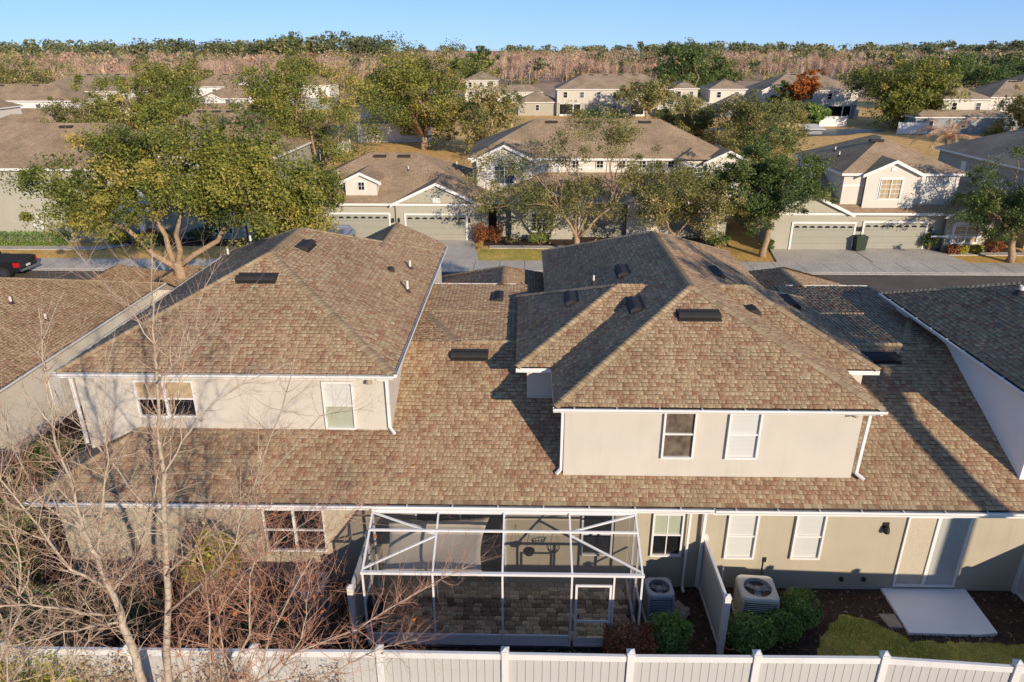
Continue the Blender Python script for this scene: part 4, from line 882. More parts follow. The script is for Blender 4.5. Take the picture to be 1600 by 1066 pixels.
# ---------------------------------------------------------------- leafless trees by the fence
def grow(m, rng, p, d, L, r, lvl, tone, stop=3):
    k = 4; pts = [np.array(p, float)]; dd = np.array(d, float)
    for i in range(k):
        dd = unit(dd + rng.normal(0, .16, 3) + np.array([0, 0, .05])); pts.append(pts[-1] + dd * L / k)
    m.tube([tuple(q) for q in pts], [r, r * .8, r * .62, r * .45, r * .25], 4 if lvl < 2 else 3, t=float(np.clip(tone + rng.normal(0, .15), 0, 1)), cap=False)
    if lvl >= stop: return
    n = rng.integers(2, 5) if lvl == 1 else rng.integers(1, 4)
    for _ in range(n):
        i = rng.integers(1, k + 1); e = unit(dd + rng.normal(0, .62, 3)); grow(m, rng, pts[i], e, L * rng.uniform(.4, .7), r * .5, lvl + 1, tone - .12, stop)
def bare_tree(name, label, trunk, limbs, radii, seed, bark='bark_pale', twig='twig', dens=1., ground=True, tl=(.5, 1.1), leafs=0, tw=.008):
    rng = np.random.default_rng(seed); b = trunk[0]; base = (b[0] - .05, b[1] - .1, 0.); t = thing(name, label, 'tree', base)
    o = np.array(base); m = MB(); tr = [np.array(p) - o for p in trunk]
    def smooth(P, k=3):
        out = []
        for i in range(len(P) - 1):
            for j in range(k): out.append(P[i] + (P[i + 1] - P[i]) * j / k + rng.normal(0, .012, 3))
        return out + [P[-1]]
    full = [np.zeros(3)] + tr; q = smooth(full); n = len(q); rr = np.interp(np.linspace(0, 1, n), np.linspace(0, 1, len(radii)), radii)
    m.tube([tuple(p) for p in q], list(rr), 8)
    link('trunk', m.mesh('trunk', M[bark], smooth=True), t); tw_m = MB(); src = [(q[n // 4:], rr[n // 4:])]
    lm = MB()
    for l, r0 in limbs:
        p = smooth([np.array(a) - o for a in l], 3); k = len(p); r0 *= .6; r = np.linspace(r0, r0 * .22, k); lm.tube([tuple(a) for a in p], list(r), 6); src.append((p, r))
    if limbs: link('limbs', lm.mesh('limbs', M[bark], smooth=True), t)['kind'] = 'stuff'
    tips = []
    for p, r in src:
        L = sum(np.linalg.norm(p[i + 1] - p[i]) for i in range(len(p) - 1)); cnt = int(L * 5.5 * dens)
        for _ in range(cnt):
            i = rng.integers(1, len(p)); d = unit(p[i] - p[i - 1]); e = unit(d * .75 + rng.normal(0, .6, 3) + np.array([0, -.0, .12])); ln = rng.uniform(*tl); grow(tw_m, rng, p[i], e, ln, min(tw, r[i] * .6), 1, .55); tips.append(p[i] + e * ln * .8)
    me = tw_m.mesh('twigs', M[twig], tone=True); to = link('twigs', me, t); to['kind'] = 'stuff'
    if leafs:
        P = np.array(tips)[rng.integers(0, len(tips), leafs)] + rng.normal(0, .03, (leafs, 3)); link('leaves', leaf_mesh('leaves', P, .07, 'orange', rng), t)['kind'] = 'stuff'
    return t
T1 = [(-6.01, 8.9, 2.55), (-5.81, 8.94, 3.72), (-5.64, 8.97, 4.74), (-5.47, 9.01, 5.94), (-5.38, 9.05, 6.6), (-5.36, 9.08, 7.24), (-5.25, 9.12, 8.06), (-5.18, 9.15, 8.64), (-5.08, 9.19, 9.48), (-5.0, 9.23, 9.95)]
T1L = [([(-5.63, 8.9, 4.81), (-5.08, 8.84, 5.36), (-4.45, 8.78, 6.12), (-3.66, 8.72, 6.83), (-2.81, 8.66, 7.81), (-2.25, 8.6, 7.95)], .03), ([(-5.39, 9.1, 7.01), (-5.1, 9.22, 7.59), (-4.97, 9.35, 8.16), (-4.75, 9.47, 8.91), (-4.42, 9.6, 9.54)], .028),
 ([(-5.15, 9.1, 8.66), (-5.51, 9.27, 9.17), (-5.9, 9.43, 9.49), (-6.46, 9.6, 10.17)], .018), ([(-5.24, 9.1, 8.07), (-4.76, 8.93, 8.54), (-4.17, 8.77, 8.99), (-3.69, 8.6, 9.5)], .02), ([(-5.37, 9.0, 6.63), (-5.09, 9.2, 7.07), (-4.77, 9.4, 7.5), (-4.21, 9.6, 7.84), (-3.37, 9.8, 8.17)], .028),
 ([(-5.45, 8.9, 5.78), (-6.04, 9.15, 6.3), (-6.54, 9.4, 6.93), (-7.08, 9.65, 7.35), (-7.45, 9.9, 8.1)], .026), ([(-5.73, 8.9, 4.03), (-4.81, 8.74, 4.96), (-4.24, 8.58, 5.7), (-3.79, 8.42, 6.82), (-3.17, 8.26, 8.12), (-2.86, 8.1, 8.92)], .034)]
bare_tree('bare_tree', 'tall leafless pale tree with the straightest trunk outside the fence', T1, T1L, [.072, .063, .054, .047, .038, .03, .022, .015, .009, .004], 5, dens=1.7, tl=(.35, .9))
T2 = [(-6.16, 8.5, 2.99), (-6.18, 8.5, 3.75), (-6.2, 8.5, 4.4), (-6.27, 8.5, 4.9), (-6.35, 8.5, 5.49), (-6.44, 8.5, 5.96)]
T2L = [([(-6.27, 8.5, 4.9), (-6.74, 8.43, 5.31), (-6.95, 8.35, 6.17), (-7.24, 8.28, 6.98), (-7.56, 8.2, 7.53)], .045), ([(-6.44, 8.5, 5.96), (-6.48, 8.58, 6.57), (-6.57, 8.66, 7.37), (-6.59, 8.74, 8.03), (-6.57, 8.82, 8.58), (-6.51, 8.9, 9.29)], .04), ([(-6.35, 8.5, 5.49), (-6.19, 8.65, 6.19), (-6.0, 8.8, 6.97), (-6.01, 8.95, 7.73), (-5.85, 9.1, 8.46)], .03),
 ([(-6.25, 8.5, 4.83), (-5.89, 8.63, 5.27), (-5.55, 8.77, 6.11), (-5.39, 8.9, 6.7)], .035), ([(-6.5, 8.5, 4.39), (-6.86, 8.35, 4.59), (-7.29, 8.2, 4.84), (-7.63, 8.05, 4.98), (-8.0, 7.9, 5.28)], .04), ([(-6.22, 8.5, 4.27), (-6.87, 8.37, 4.2), (-7.5, 8.23, 4.12), (-7.94, 8.1, 4.0)], .03), ([(-6.44, 8.5, 5.96), (-7.06, 8.7, 6.25), (-7.44, 8.9, 7.11), (-7.62, 9.1, 7.63)], .03)]
bare_tree('bare_tree', 'leafless forked tree leaning left beside the straightest pale trunk', T2, T2L, [.08, .068, .058, .048, .038, .028], 6, dens=3.3, tl=(.3, .8))
T3 = [([(-4.34, 8.6, 2.91), (-3.67, 8.68, 3.48), (-2.62, 8.76, 3.89), (-1.99, 8.84, 4.35), (-1.27, 8.92, 4.8), (-.77, 9.0, 5.05)], .03), ([(-4.34, 8.6, 2.91), (-4.05, 8.68, 3.74), (-3.42, 8.76, 4.96), (-3.09, 8.84, 5.51), (-2.47, 8.92, 6.16), (-1.67, 9.0, 6.9)], .026), ([(-4.97, 8.4, 3.12), (-4.84, 8.5, 4.17), (-4.83, 8.6, 5.08), (-4.88, 8.7, 5.59), (-4.61, 8.8, 6.33)], .03),
 ([(-4.71, 8.5, 3.02), (-4.75, 8.6, 4.33), (-4.29, 8.7, 5.0), (-3.76, 8.8, 5.53), (-3.05, 8.9, 6.05)], .028), ([(-4.02, 8.6, 3.0), (-3.53, 8.67, 3.76), (-3.37, 8.73, 4.48), (-3.21, 8.8, 5.18)], .022), ([(-4.13, 8.6, 2.92), (-3.07, 8.63, 3.13), (-2.21, 8.67, 3.65), (-1.69, 8.7, 3.76)], .022), ([(-5.34, 8.5, 3.0), (-5.41, 8.53, 3.86), (-4.77, 8.57, 4.74), (-4.01, 8.6, 5.33)], .024), ([(-4.81, 8.5, 3.01), (-4.26, 8.52, 4.03), (-4.11, 8.54, 5.14), (-3.88, 8.56, 5.83), (-3.85, 8.58, 6.49), (-3.54, 8.6, 7.43)], .028)]
bare_tree('bare_tree', 'low spreading leafless tree with reddish twigs in front of the screen patio corner', [(-4.6, 8.5, 1.4), (-4.6, 8.5, 2.6), (-4.5, 8.5, 3.1)], T3, [.1, .08, .06], 7, bark='bark_pale', twig='redtwig', dens=3.4, tl=(.3, .8), leafs=70, tw=.009)
T4 = [([(-8.1, 8.3, 3.17), (-7.52, 8.37, 3.99), (-6.85, 8.43, 4.45), (-6.33, 8.5, 5.14)], .03), ([(-8.51, 8.3, 3.16), (-7.69, 8.38, 4.49), (-7.5, 8.45, 5.4), (-7.51, 8.53, 6.26), (-7.47, 8.6, 7.29)], .035), ([(-8.3, 8.3, 2.6), (-8.2, 8.6, 4.0), (-8.4, 8.8, 5.2)], .03), ([(-7.9, 8.4, 2.6), (-7.2, 8.9, 3.4), (-6.6, 9.2, 3.9)], .028)]
bare_tree('bare_tree', 'leafless scrubby tree at the left edge of the picture', [(-8.3, 8.3, 1.2), (-8.3, 8.3, 2.3), (-8.25, 8.3, 2.9)], T4, [.09, .075, .06], 8, dens=3.4, tl=(.3, .8))
# background thicket of thin stems behind the fence at left
def thicket(label, x0, x1, y0, y1, n, hh, seed, twig='redtwig'):
    rng = np.random.default_rng(seed); m = MB()
    for i in range(n):
        x, y = rng.uniform(x0, x1), rng.uniform(y0, y1); d = unit(np.array([rng.normal(0, .35), rng.normal(0, .25), 1.])); grow(m, rng, (x, y, 0), d, rng.uniform(*hh), .013, 1, .45)
    o = link('thicket', m.mesh('thicket', M[twig], tone=True)); tag(o, label, 'brush', kind='stuff')
thicket('tangled reddish brush stems between the rear wall and the left fence', -11.5, -4.2, 10.9, 13.2, 230, (1., 2.3), 51)
thicket('tangled brown brush stems in the side yard by the bungalow', -15.5, -11.8, 12.0, 17.5, 110, (1.2, 2.8), 52)
# dead vine on the fence
rng = np.random.default_rng(61); P = np.stack([rng.uniform(-10.2, -3.3, 17000), rng.normal(9.72, .05, 17000), rng.uniform(.3, 2.4, 17000)], 1); k = np.sin(P[:, 0] * 3.1) * .35 + np.sin(P[:, 0] * 7.7 + 1) * .2 + 1.5 + (P[:, 0] < -5) * .3; P = P[P[:, 2] < k + rng.normal(0, .25, len(P))]
t = thing('dead_vine', 'dried tan vine leaves matted over the left part of the vinyl fence', 'vine', (-6.5, 9.77, 0)); link('leaves', leaf_mesh('leaves', P - np.array([-6.5, 9.77, 0]), .06, 'deadleaf', rng, tone=np.clip(rng.beta(2, 2, len(P)), 0, 1)), t)['kind'] = 'stuff'
m = MB()
for i in range(150): x = rng.uniform(-10, -3.4); m.tube([(x + 6.5, -.08, rng.uniform(.1, .8)), (x + 6.5 + rng.normal(0, .3), -.1, rng.uniform(.8, 1.4)), (x + 6.5 + rng.normal(0, .5), rng.normal(-.02, .08), rng.uniform(1.3, 2.1))], [.008, .006, .003], 3, t=rng.random(), cap=False)
link('tendrils', m.mesh('tendrils', M['twig'], tone=True), t)['kind'] = 'stuff'

# ---------------------------------------------------------------- leafy trees along the street
leafy('oak_tree', 'broad live oak with pale forked trunk at the near side of the street', (-16.3, 32, 0), [(-2.3, 0, 7.0, 2.6, 2.6, 2.0), (.8, .3, 7.7, 3.3, 3.0, 2.2), (3.9, 0, 7.0, 2.9, 2.6, 1.9), (-3.9, -.3, 6.3, 1.3, 1.6, 1.4), (5.6, .3, 6.2, 1.6, 1.7, 1.5)], 480, 260, .12, .7, 'oak', (3.3, .27), 26, 101, stems=[(-3.0, .2, 5.2), (-.7, .4, 5.8), (.9, -.2, 6.0), (3.1, .3, 5.2)], cat='oak')
leafy('street_tree', 'airy grey-green tree with open branches in front of the long two-storey house', (3.4, 45.3, 0), [(-3.8, .5, 4.6, 3.0, 2.2, 2.2), (.2, .8, 6.3, 2.6, 2.2, 2.2), (-1.5, 0, 3.2, 3.6, 2.2, 1.6), (3.2, .4, 5.2, 2.0, 2, 2.2), (1.2, 0, 8.0, 1.6, 1.4, 1.3)], 320, 100, .115, .72, 'oak2', (1.3, .2), 44, 102, stems=[(-1.2, 0, 3.0), (.9, .2, 3.6), (2.0, -.1, 3.1), (-.2, .2, 3.8)])
leafy('street_tree', 'drooping olive tree left of the round dark oak', (9.6, 44.8, 0), [(0, 0, 3.9, 3.1, 2.4, 1.9), (-1.5, .2, 4.7, 2.0, 2, 1.6), (1.9, 0, 3.4, 1.7, 2, 1.5)], 250, 125, .115, .68, 'oak2', (1.3, .16), 40, 103, stems=[(-.8, 0, 2.6), (.9, .2, 2.7)])
leafy('street_tree', 'round dense dark green oak with a single leaning trunk by the driveway', (15.4, 45.2, 0), [(0, 0, 5.2, 2.9, 2.7, 2.3), (.7, .2, 4.2, 2.6, 2.4, 1.8), (-1.2, 0, 4.5, 2.0, 2, 1.9)], 350, 180, .12, .58, 'dkleaf', (2.2, .2), 18, 104)
leafy('street_tree', 'dark leafy tree cut by the right edge of the picture', (30.6, 44.2, 0), [(0, 0, 5.2, 3.1, 2.7, 2.4), (-1.2, .2, 3.4, 2.4, 2.2, 1.9), (1.2, 0, 3.8, 2.6, 2.2, 2)], 320, 140, .12, .62, 'dkleaf', (1.9, .2), 20, 105)

# ---------------------------------------------------------------- houses across the street and beyond
def gable(faces, walls, xc, hw, yf, yb, ze, s=.46, over=.25):
    """gable facing the camera: two roof faces, wall triangle"""
    z1 = ze + s * hw; faces += [[(xc - hw, yb, ze), (xc - hw, yf - over, ze), (xc, yf - over, z1), (xc, yb, z1)], [(xc + hw, yf - over, ze), (xc + hw, yb, ze), (xc, yb, z1), (xc, yf - over, z1)]]
    walls.append((xc, hw, yf, ze, z1))
def gable_trim(parent, xc, hw, yf, ze, wall, s=.46, over=.25, lo=None):
    z1 = ze + s * hw; y = yf - over
    MB().prism([(xc - hw + .25, ze - .05 if lo is None else lo), (xc + hw - .25, ze - .05 if lo is None else lo), (xc + hw - .25, ze + .02), (xc, z1 - .12), (xc - hw + .25, ze + .02)], yf, yf + .2).build('gable_wall', M[wall], parent)
    m = MB()
    for sg in (-1, 1): m.quad((xc, y - .012, z1 - .2), (xc + sg * (hw + .1), y - .012, ze - .246), (xc + sg * (hw + .1), y - .012, ze - .04), (xc, y - .012, z1 + .006)); m.quad((xc, y - .012, z1 - .2), (xc + sg * (hw + .1), y - .012, ze - .246), (xc + sg * (hw + .1), y + .25, ze - .246), (xc, y + .25, z1 - .2))
    m.build('bargeboard', M['white'], parent)
def eave(parent, x0, x1, y0, y1, z, h=.17):
    m = MB(); m.box(x0, x1, y0, y0 + .03, z - h, z - .01).box(x0, x0 + .03, y0 + .03, y1 - .03, z - h, z - .01).box(x1 - .03, x1, y0 + .03, y1 - .03, z - h, z - .01).box(x0, x1, y1 - .03, y1, z - h, z - .01)
    m.quad((x0 + .03, y0 + .03, z - h + .01), (x1 - .03, y0 + .03, z - h + .01), (x1 - .03, y1 - .03, z - h + .01), (x0 + .03, y1 - .03, z - h + .01)); m.build('fascia', M['white'], parent)
def block(parent, x0, x1, y0, y1, ze, wall, roof='farsh', over=.3, s=.46, z0=0, vents=2, extra=None, band=None):
    B(x0, x1, y0, y1, z0, ze - .1).build('wall', M[wall], parent); F, r0, r1 = hip_faces(x0 - over, x1 + over, y0 - over, y1 + over, ze, s)
    r = far_roof('roof', list(F.values()) + (extra or []), M[roof], parent); eave(parent, x0 - over, x1 + over, y0 - over, y1 + over, ze)
    if band: B(x0 - .012, x1 + .012, y0 - .012, y0 + .05, band, band + .12).build('band', M['white'], parent)
    wx = abs(r1[0] - r0[0])
    for i in range(vents):
        x = r0[0] + (wx * (i + .5) / vents if wx > 1 else -.6 + 1.2 * i); p = Vector((x, r0[1] - .55, r0[2] - .55 * s)); B(p.x - .45, p.x + .45, p.y - .18, p.y + .18, p.z - .02, p.z + .13).build('roof_vent', M['vent'], r)
    return r, F, r0, r1
def garage(parent, x0, x1, Y, h=1.8, lights=8):
    m = MB(); t = .12; m.box(x0 - t, x0, Y - .05, Y + .03, 0, h + t).box(x1, x1 + t, Y - .05, Y + .03, 0, h + t).box(x0, x1, Y - .05, Y + .03, h, h + t); g = m.build('garage_door', M['white'], parent)
    n = 4
    for i in range(n): B(x0, x1, Y - .012, Y + .02, h * i / n + .008, h * (i + 1) / n - .008).build('door_panel', M['door'], g)
    w = (x1 - x0) / lights
    for i in range(lights):
        a = x0 + w * i + w * .14; b = a + w * .72; z = h * .84; q = MB(); q.v = [(a, Y - .018, z), (b, Y - .018, z)] + [((a + b) / 2 + (b - a) / 2 * math.cos(R(k)), Y - .018, z + .14 * math.sin(R(k))) for k in range(0, 181, 30)]; q.f = [(1,) + tuple(range(2, 9)) + (0,)]; q.t = [0]; q.build('door_light', M['glass'], g)
    return g
def coachlight(parent, x, Y, z): MB().box(x - .06, x + .06, Y - .12, Y, z, z + .24).lathe((x, Y - .08, z + .24), [(.08, 0), (0, .1)], 6).build('wall_light', M['dark'], parent)

# low house with two garages straight across
H1 = thing('house', 'one-storey sage house with two double garages and a small dormer', 'house', (-9, 49, 0))
fs = []; gw = []; gable(fs, gw, -6.1, 3.1, 49.0, 54, 2.62)
r, F, r0, r1 = block(H1, -17.2, -2.6, 49.2, 60.2, 2.62, 'sage', extra=fs)
gable_trim(H1, -6.1, 3.1, 49.0, 2.62, 'sage', lo=0)
garage(H1, -13.6, -9.5, 49.18); garage(H1, -8.25, -4.1, 48.98)
for x in (-9.15, -8.75): coachlight(H1, x, 49.0 if x > -9.3 else 49.18, 1.3)
coachlight(H1, -3.85, 49.0, 1.3)
window(H1, -16.6, -14.6, .5, 2.1, 49.2, 'glass', mull=1, grid=(3, 4), trim=1)
B(-6.35, -5.85, 48.97, 49.02, 2.55, 3.0).build('louvre', M['white'], H1)
fd = []; gd = []; gable(fd, gd, -11.4, 1.35, 49.75, 53, 4.0); d = far_roof('dormer', fd, M['farsh'], H1); gable_trim(H1, -11.4, 1.35, 49.75, 4.0, 'palegrey', lo=2.9)
B(-12.5, -10.3, 49.95, 53, 2.8, 3.98).build('dormer_wall', M['palegrey'], H1); window(H1, -11.62, -11.12, 3.35, 3.95, 49.75, 'glass', grid=(2, 2), sash=False, trim=1, trim_w=.07)
for x, y, z in ((-13.5, 52, 4.0), (-5, 53, 4.6), (-8.5, 52.6, 4.3)): stack((x, y, z), .3, .05, H1)
# long two-storey house behind the airy tree
H2 = thing('house', 'long two-storey pale stucco house with two front gables behind the airy tree', 'house', (6, 53.5, 0))
fs = []; gw = []; gable(fs, gw, -1.55, 2.25, 52.9, 56, 5.05); gable(fs, gw, 14.6, 1.75, 52.6, 56, 4.95)
r, F, r0, r1 = block(H2, -3.9, 15.2, 53.5, 63, 5.1, 'palegrey', extra=fs, vents=4, band=4.3)
gable_trim(H2, -1.55, 2.25, 52.9, 5.05, 'palegrey', lo=2.2); gable_trim(H2, 14.6, 1.75, 52.6, 4.95, 'palegrey', lo=2.2)
B(-3.5, .5, 52.93, 53.5, 2.2, 5.0).build('bay_wall', M['palegrey'], H2); B(11.1, 13.2, 52.95, 53.5, 2.2, 4.95).build('bay_wall', M['palegrey'], H2); B(13.2, 16.0, 52.65, 53.5, 2.2, 4.9).build('bay_wall', M['palegrey'], H2)
far_roof('bay_roof', list(hip_faces(10.9, 13.6, 52.6, 56, 5.1)[0].values()), M['farsh'], H2)
window(H2, -2.3, -.75, 3.3, 4.6, 52.9, 'glass_day', mull=1, grid=(2, 4), trim=1); window(H2, .9, 2.5, 3.3, 4.55, 53.48, 'blind', mull=1, grid=(2, 3), trim=1)
window(H2, 11.5, 12.9, 3.2, 4.5, 52.95, 'glass_day', mull=1, grid=(2, 4), trim=1); window(H2, 14.1, 15.1, 3.3, 4.5, 52.65, 'glass', grid=(2, 3), trim=1)
for x in (3.4, 5.2, 6.8, 8.3, 9.5, 10.4): window(H2, x, x + .55, 4.35, 4.9, 53.48, 'glass', sash=False, grid=(2, 2))
fs = []; gw = []; gable(fs, gw, 8.6, 1.7, 49.6, 53.5, 2.75); gable(fs, gw, 1.2, 2.4, 49.4, 53.5, 2.6)
far_roof('porch_roof', list(hip_faces(-2.3, 14.6, 49.8, 57, 2.62, .4)[0].values()) + fs, M['farsh'], H2); eave(H2, -2.3, 14.6, 49.8, 55, 2.62)
B(-2.0, 14.3, 50.1, 53.6, 0, 2.5).build('lower_wall', M['sage'], H2); gable_trim(H2, 8.6, 1.7, 49.6, 2.75, 'palegrey', lo=0); gable_trim(H2, 1.2, 2.4, 49.4, 2.6, 'sage', lo=0)
window(H2, 8.2, 9.0, 2.6, 3.15, 49.6, 'glass', sash=False, grid=(2, 2)); garage(H2, 3.9, 7.4, 50.08); garage(H2, 10.2, 13.6, 50.08); window(H2, .4, 2.0, .6, 1.9, 49.4, 'glass', mull=1, grid=(2, 3), trim=1)
# two-storey house on the right
H3 = thing('house', 'two-storey sage house with two garages, white trim and bright lattice window on the right', 'house', (23, 47.2, 0))
fs = []; gw = []; gable(fs, gw, 23.85, 1.9, 47.35, 50, 5.0); gable(fs, gw, 27.2, 1.3, 47.5, 50, 5.02)
UP = block(H3, 20.9, 28.4, 47.7, 56.5, 5.0, 'palegrey', 'farsh', z0=2.5, extra=fs[:2], vents=1, band=4.1)
gable_trim(H3, 23.85, 1.9, 47.35, 5.0, 'palegrey', lo=2.6); B(22.2, 25.5, 47.37, 47.7, 2.6, 4.98).build('bay_wall', M['palegrey'], H3)
window(H3, 23.15, 24.55, 3.35, 4.65, 47.35, 'curtain', mull=1, grid=(2, 4), trim=1); window(H3, 25.9, 26.65, 4.3, 4.9, 47.7, 'blind', sash=False, mull=1, grid=(1, 2), trim=1, trim_w=.06); window(H3, 27.2, 28.2, 4.28, 4.9, 47.7, 'blind', sash=False, mull=1, grid=(1, 2), trim=1, trim_w=.06)
B(23.7, 24.0, 47.3, 47.36, 5.15, 5.4).build('louvre', M['white'], H3)
fs = []; gw = []; gable(fs, gw, 29.15, 1.75, 46.6, 51, 2.5); gable(fs, gw, 18.7, 2.8, 46.9, 52, 2.5)
far_roof('lower_roof', list(hip_faces(16.1, 30.8, 46.85, 57.5, 2.53)[0].values()) + fs, M['farsh'], H3); eave(H3, 16.2, 30.7, 46.85, 57.4, 2.53)
B(16.5, 30.3, 47.2, 57, 0, 2.42).build('lower_wall', M['sage'], H3); gable_trim(H3, 29.15, 1.75, 46.6, 2.5, 'sage', lo=0); gable_trim(H3, 18.7, 2.8, 46.9, 2.5, 'sage', lo=0)
garage(H3, 17.75, 21.75, 46.88 if False else 46.88); garage(H3, 22.55, 26.6, 47.18)
for x in (22.1, 22.35): coachlight(H3, x, 47.18, 1.25)
coachlight(H3, 26.95, 47.18, 1.25); coachlight(H3, 30.25, 46.58, 1.25)
aw = window(H3, 28.15, 29.75, .65, 1.75, 46.6, 'curtain', mull=1, grid=(2, 4), trim=1)
q = MB(); q.v = [(28.95 + .92 * math.cos(R(k)), 46.575, 1.78 + .35 * math.sin(R(k))) for k in range(0, 181, 15)]; q.f = [tuple(range(13))]; q.t = [0]; q.build('arch_trim', M['white'], aw)
B(26.75, 30.65, 46.57, 46.62, .98, 1.1).build('band', M['white'], H3)
for x, y, z in ((21.3, 50, 5.75), (21.6, 51.5, 5.9)): stack((x, y, z), .3, .05, H3)
# dark two-storey house at the right edge
H4 = thing('house', 'shaded grey two-storey house cut by the right edge behind the dead palm', 'house', (42, 52, 0))
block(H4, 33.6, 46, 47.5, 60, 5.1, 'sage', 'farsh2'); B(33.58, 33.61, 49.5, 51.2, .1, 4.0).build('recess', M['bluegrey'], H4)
H4r = far_roof('porch_roof', list(hip_faces(32.2, 46, 46.4, 61, 2.6, .4)[0].values()), M['farsh2'], H4)
for y in (48.6, 53, 56): B(33.55, 33.6, y, y + .6, 3.4, 4.5).build('window', M['white'], H4)
stack((35.2, 52, 6.0), .3, .06, H4); stack((36.2, 49.5, 6.0), .3, .06, H4)
# two-storey house behind the oak on the left
H5 = thing('house', 'two-storey sage house with blank side wall behind the broad live oak', 'house', (-28, 48, 0))
block(H5, -46, -25.2, 48.1, 58, 5.1, 'sage', vents=2); block(H5, -25.2, -17.5, 50.5, 62, 5.6, 'sage', s=.5, vents=3)
window(H5, -33.9, -33.3, .9, 2.0, 48.1, 'blind'); window(H5, -26.4, -25.7, 3.2, 4.6, 48.1, 'blind'); B(-27.1, -26.2, 48.06, 48.1, .05, 1.85).build('door', M['door'], H5); B(-26.1, -25.8, 47.2, 47.5, 0, 2.4).build('porch_post', M['white'], H5); B(-27.8, -25.0, 47.0, 48.1, 2.4, 2.6).build('porch_roof', M['white'], H5)
far_roof('lower_roof', list(hip_faces(-46, -36.6, 45.9, 48.5, 2.6, .4)[0].values()), M['farsh'], H5); B(-25.2, -17.6, 49.0, 50.5, 0, 2.5).build('lower_wall', M['sage'], H5); window(H5, -22.5, -20.5, .4, 2.1, 48.98, 'glass', mull=1, grid=(3, 4))
far_roof('lower_roof', list(hip_faces(-25.2, -17.2, 48.6, 54, 2.65, .4)[0].values()), M['farsh'], H5)

# farther rows
def townhouse(name, label, x0, x1, y, wall1, wall2, roof, deep=10, ze=5.1, wins=None, gables=(), low=None, lanai=(), vents=3, pane='glass_day', posts=()):
    t = thing(name, label, 'house', ((x0 + x1) / 2, y, 0)); fs = []; gw = []
    for xc, hw in gables: gable(fs, gw, xc, hw, y - .4, y + 4, ze)
    block(t, x0, x1, y, y + deep, ze, wall1, roof, extra=fs, vents=vents); B(x0 - .03, x1 + .03, y - .03, y + deep, 0, 2.45).build('lower_wall', M[wall2], t)
    for xc, hw in gables: gable_trim(t, xc, hw, y - .4, ze, wall1, lo=2.6)
    n = wins or max(2, int((x1 - x0) / 3.2))
    for i in range(n):
        x = x0 + (x1 - x0) * (i + .5) / n; window(t, x - .45, x + .45, 3.4, 4.6, y, pane if i % 3 else 'glass', fw=.08)
        if not any(a - .6 < x < b + .6 for a, b in lanai): window(t, x - .4, x + .4, .9, 2.1, y - .03, pane if (i + 1) % 2 else 'glass', fw=.08)
    for a, b in lanai:
        m = MB().box(a, a + .12, y - .12, y - .03, 0, 2.4).box(b - .12, b, y - .12, y - .03, 0, 2.4).box(a, b, y - .12, y - .03, 2.25, 2.4).box(a, b, y - .12, y - .03, 0, .35).box(a + (b - a) * .62, a + (b - a) * .67, y - .12, y - .03, .35, 2.25); l = m.build('screen_porch', M['white'], t); B(a + .12, b - .12, y - .06, y - .04, .35, 2.25).build('pane', M['glass'], l)
    for x in posts: B(x - .1, x + .1, y - 1.6, y - .03, 0, 1.7).build('privacy_panel', M['white'], t)
    if low:
        lx0, lx1, ly0, ly1 = low; B(lx0, lx1, ly0, ly1, 0, 2.5).build('wing_wall', M[wall2], t); far_roof('wing_roof', list(hip_faces(lx0 - .3, lx1 + .3, ly0 - .3, ly1 + .3, 2.6)[0].values()), M[roof], t); eave(t, lx0 - .3, lx1 + .3, ly0 - .3, ly1 + .3, 2.6)
        k = max(1, int((lx1 - lx0) / 4))
        for i in range(k): x = lx0 + (lx1 - lx0) * (i + .5) / k; window(t, x - .4, x + .4, .9, 2.1, ly0, 'glass', fw=.08)
    return t
townhouse('house', 'long two-storey house with screen porches beyond the tan lawn, straight ahead', 6.2, 29, 149, 'cream', 'sage', 'farsh2', 11, low=(-1.5, 6.2, 150, 158), lanai=((6.6, 11), (20.8, 25)), vents=4, posts=(15.5, 26, 32))
townhouse('house', 'two-storey house end just right of the long house straight ahead', 29.5, 34.5, 152, 'cream', 'sage', 'farsh2', 9, vents=1, low=(28, 36, 149.5, 153))
townhouse('house', 'white two-storey house with an orange maple in front beyond the pond', 45.5, 63.5, 145, 'palegrey', 'bluegrey', 'farsh2', 12, gables=((47, 2.2),), low=(38, 45.5, 146, 153), lanai=((58, 62.5),), vents=3, posts=(46, 53, 63.3))
townhouse('house', 'small two-storey house left of the white house with the orange maple', 36.5, 43.5, 150, 'palegrey', 'sage', 'farsh2', 8, vents=1)
townhouse('house', 'small distant two-storey house under the round green tree', -15.5, -7.2, 192, 'cream', 'palegrey', 'farsh2', 8, vents=0, wins=3, low=(-7, 4, 186, 192))
townhouse('house', 'grey-brown roofed house at the right behind the white vinyl gate', 66, 73.5, 120, 'palegrey', 'bluegrey', 'farsh2', 9, vents=1, low=(61, 76, 117.5, 121))
townhouse('house', 'grey-roofed two-storey house near the right edge beyond the dead palm', 76.5, 88, 125, 'palegrey', 'bluegrey', 'farsh2', 10, vents=2)
townhouse('house', 'wide brown-roofed house far right half hidden by dark trees', 96, 120, 150, 'palegrey', 'bluegrey', 'farsh2', 12, vents=2)
townhouse('house', 'white two-storey house at the left edge above the flag gable house', -90, -70, 114, 'white', 'palegrey', 'farsh', 9, low=(-80, -62.5, 109, 115), vents=2)
townhouse('house', 'low gabled blue-grey house at the left edge below the white house', -76, -71, 96, 'palegrey', 'bluegrey', 'farsh', 8, ze=5.1, gables=((-73.5, 2.4),), low=(-71, -58, 92, 100), vents=1)
townhouse('house', 'cream two-storey house above the white left house, dark trees behind it', -93, -70, 140, 'cream', 'palegrey', 'farsh2', 12, low=(-76, -60, 136, 142), vents=2)
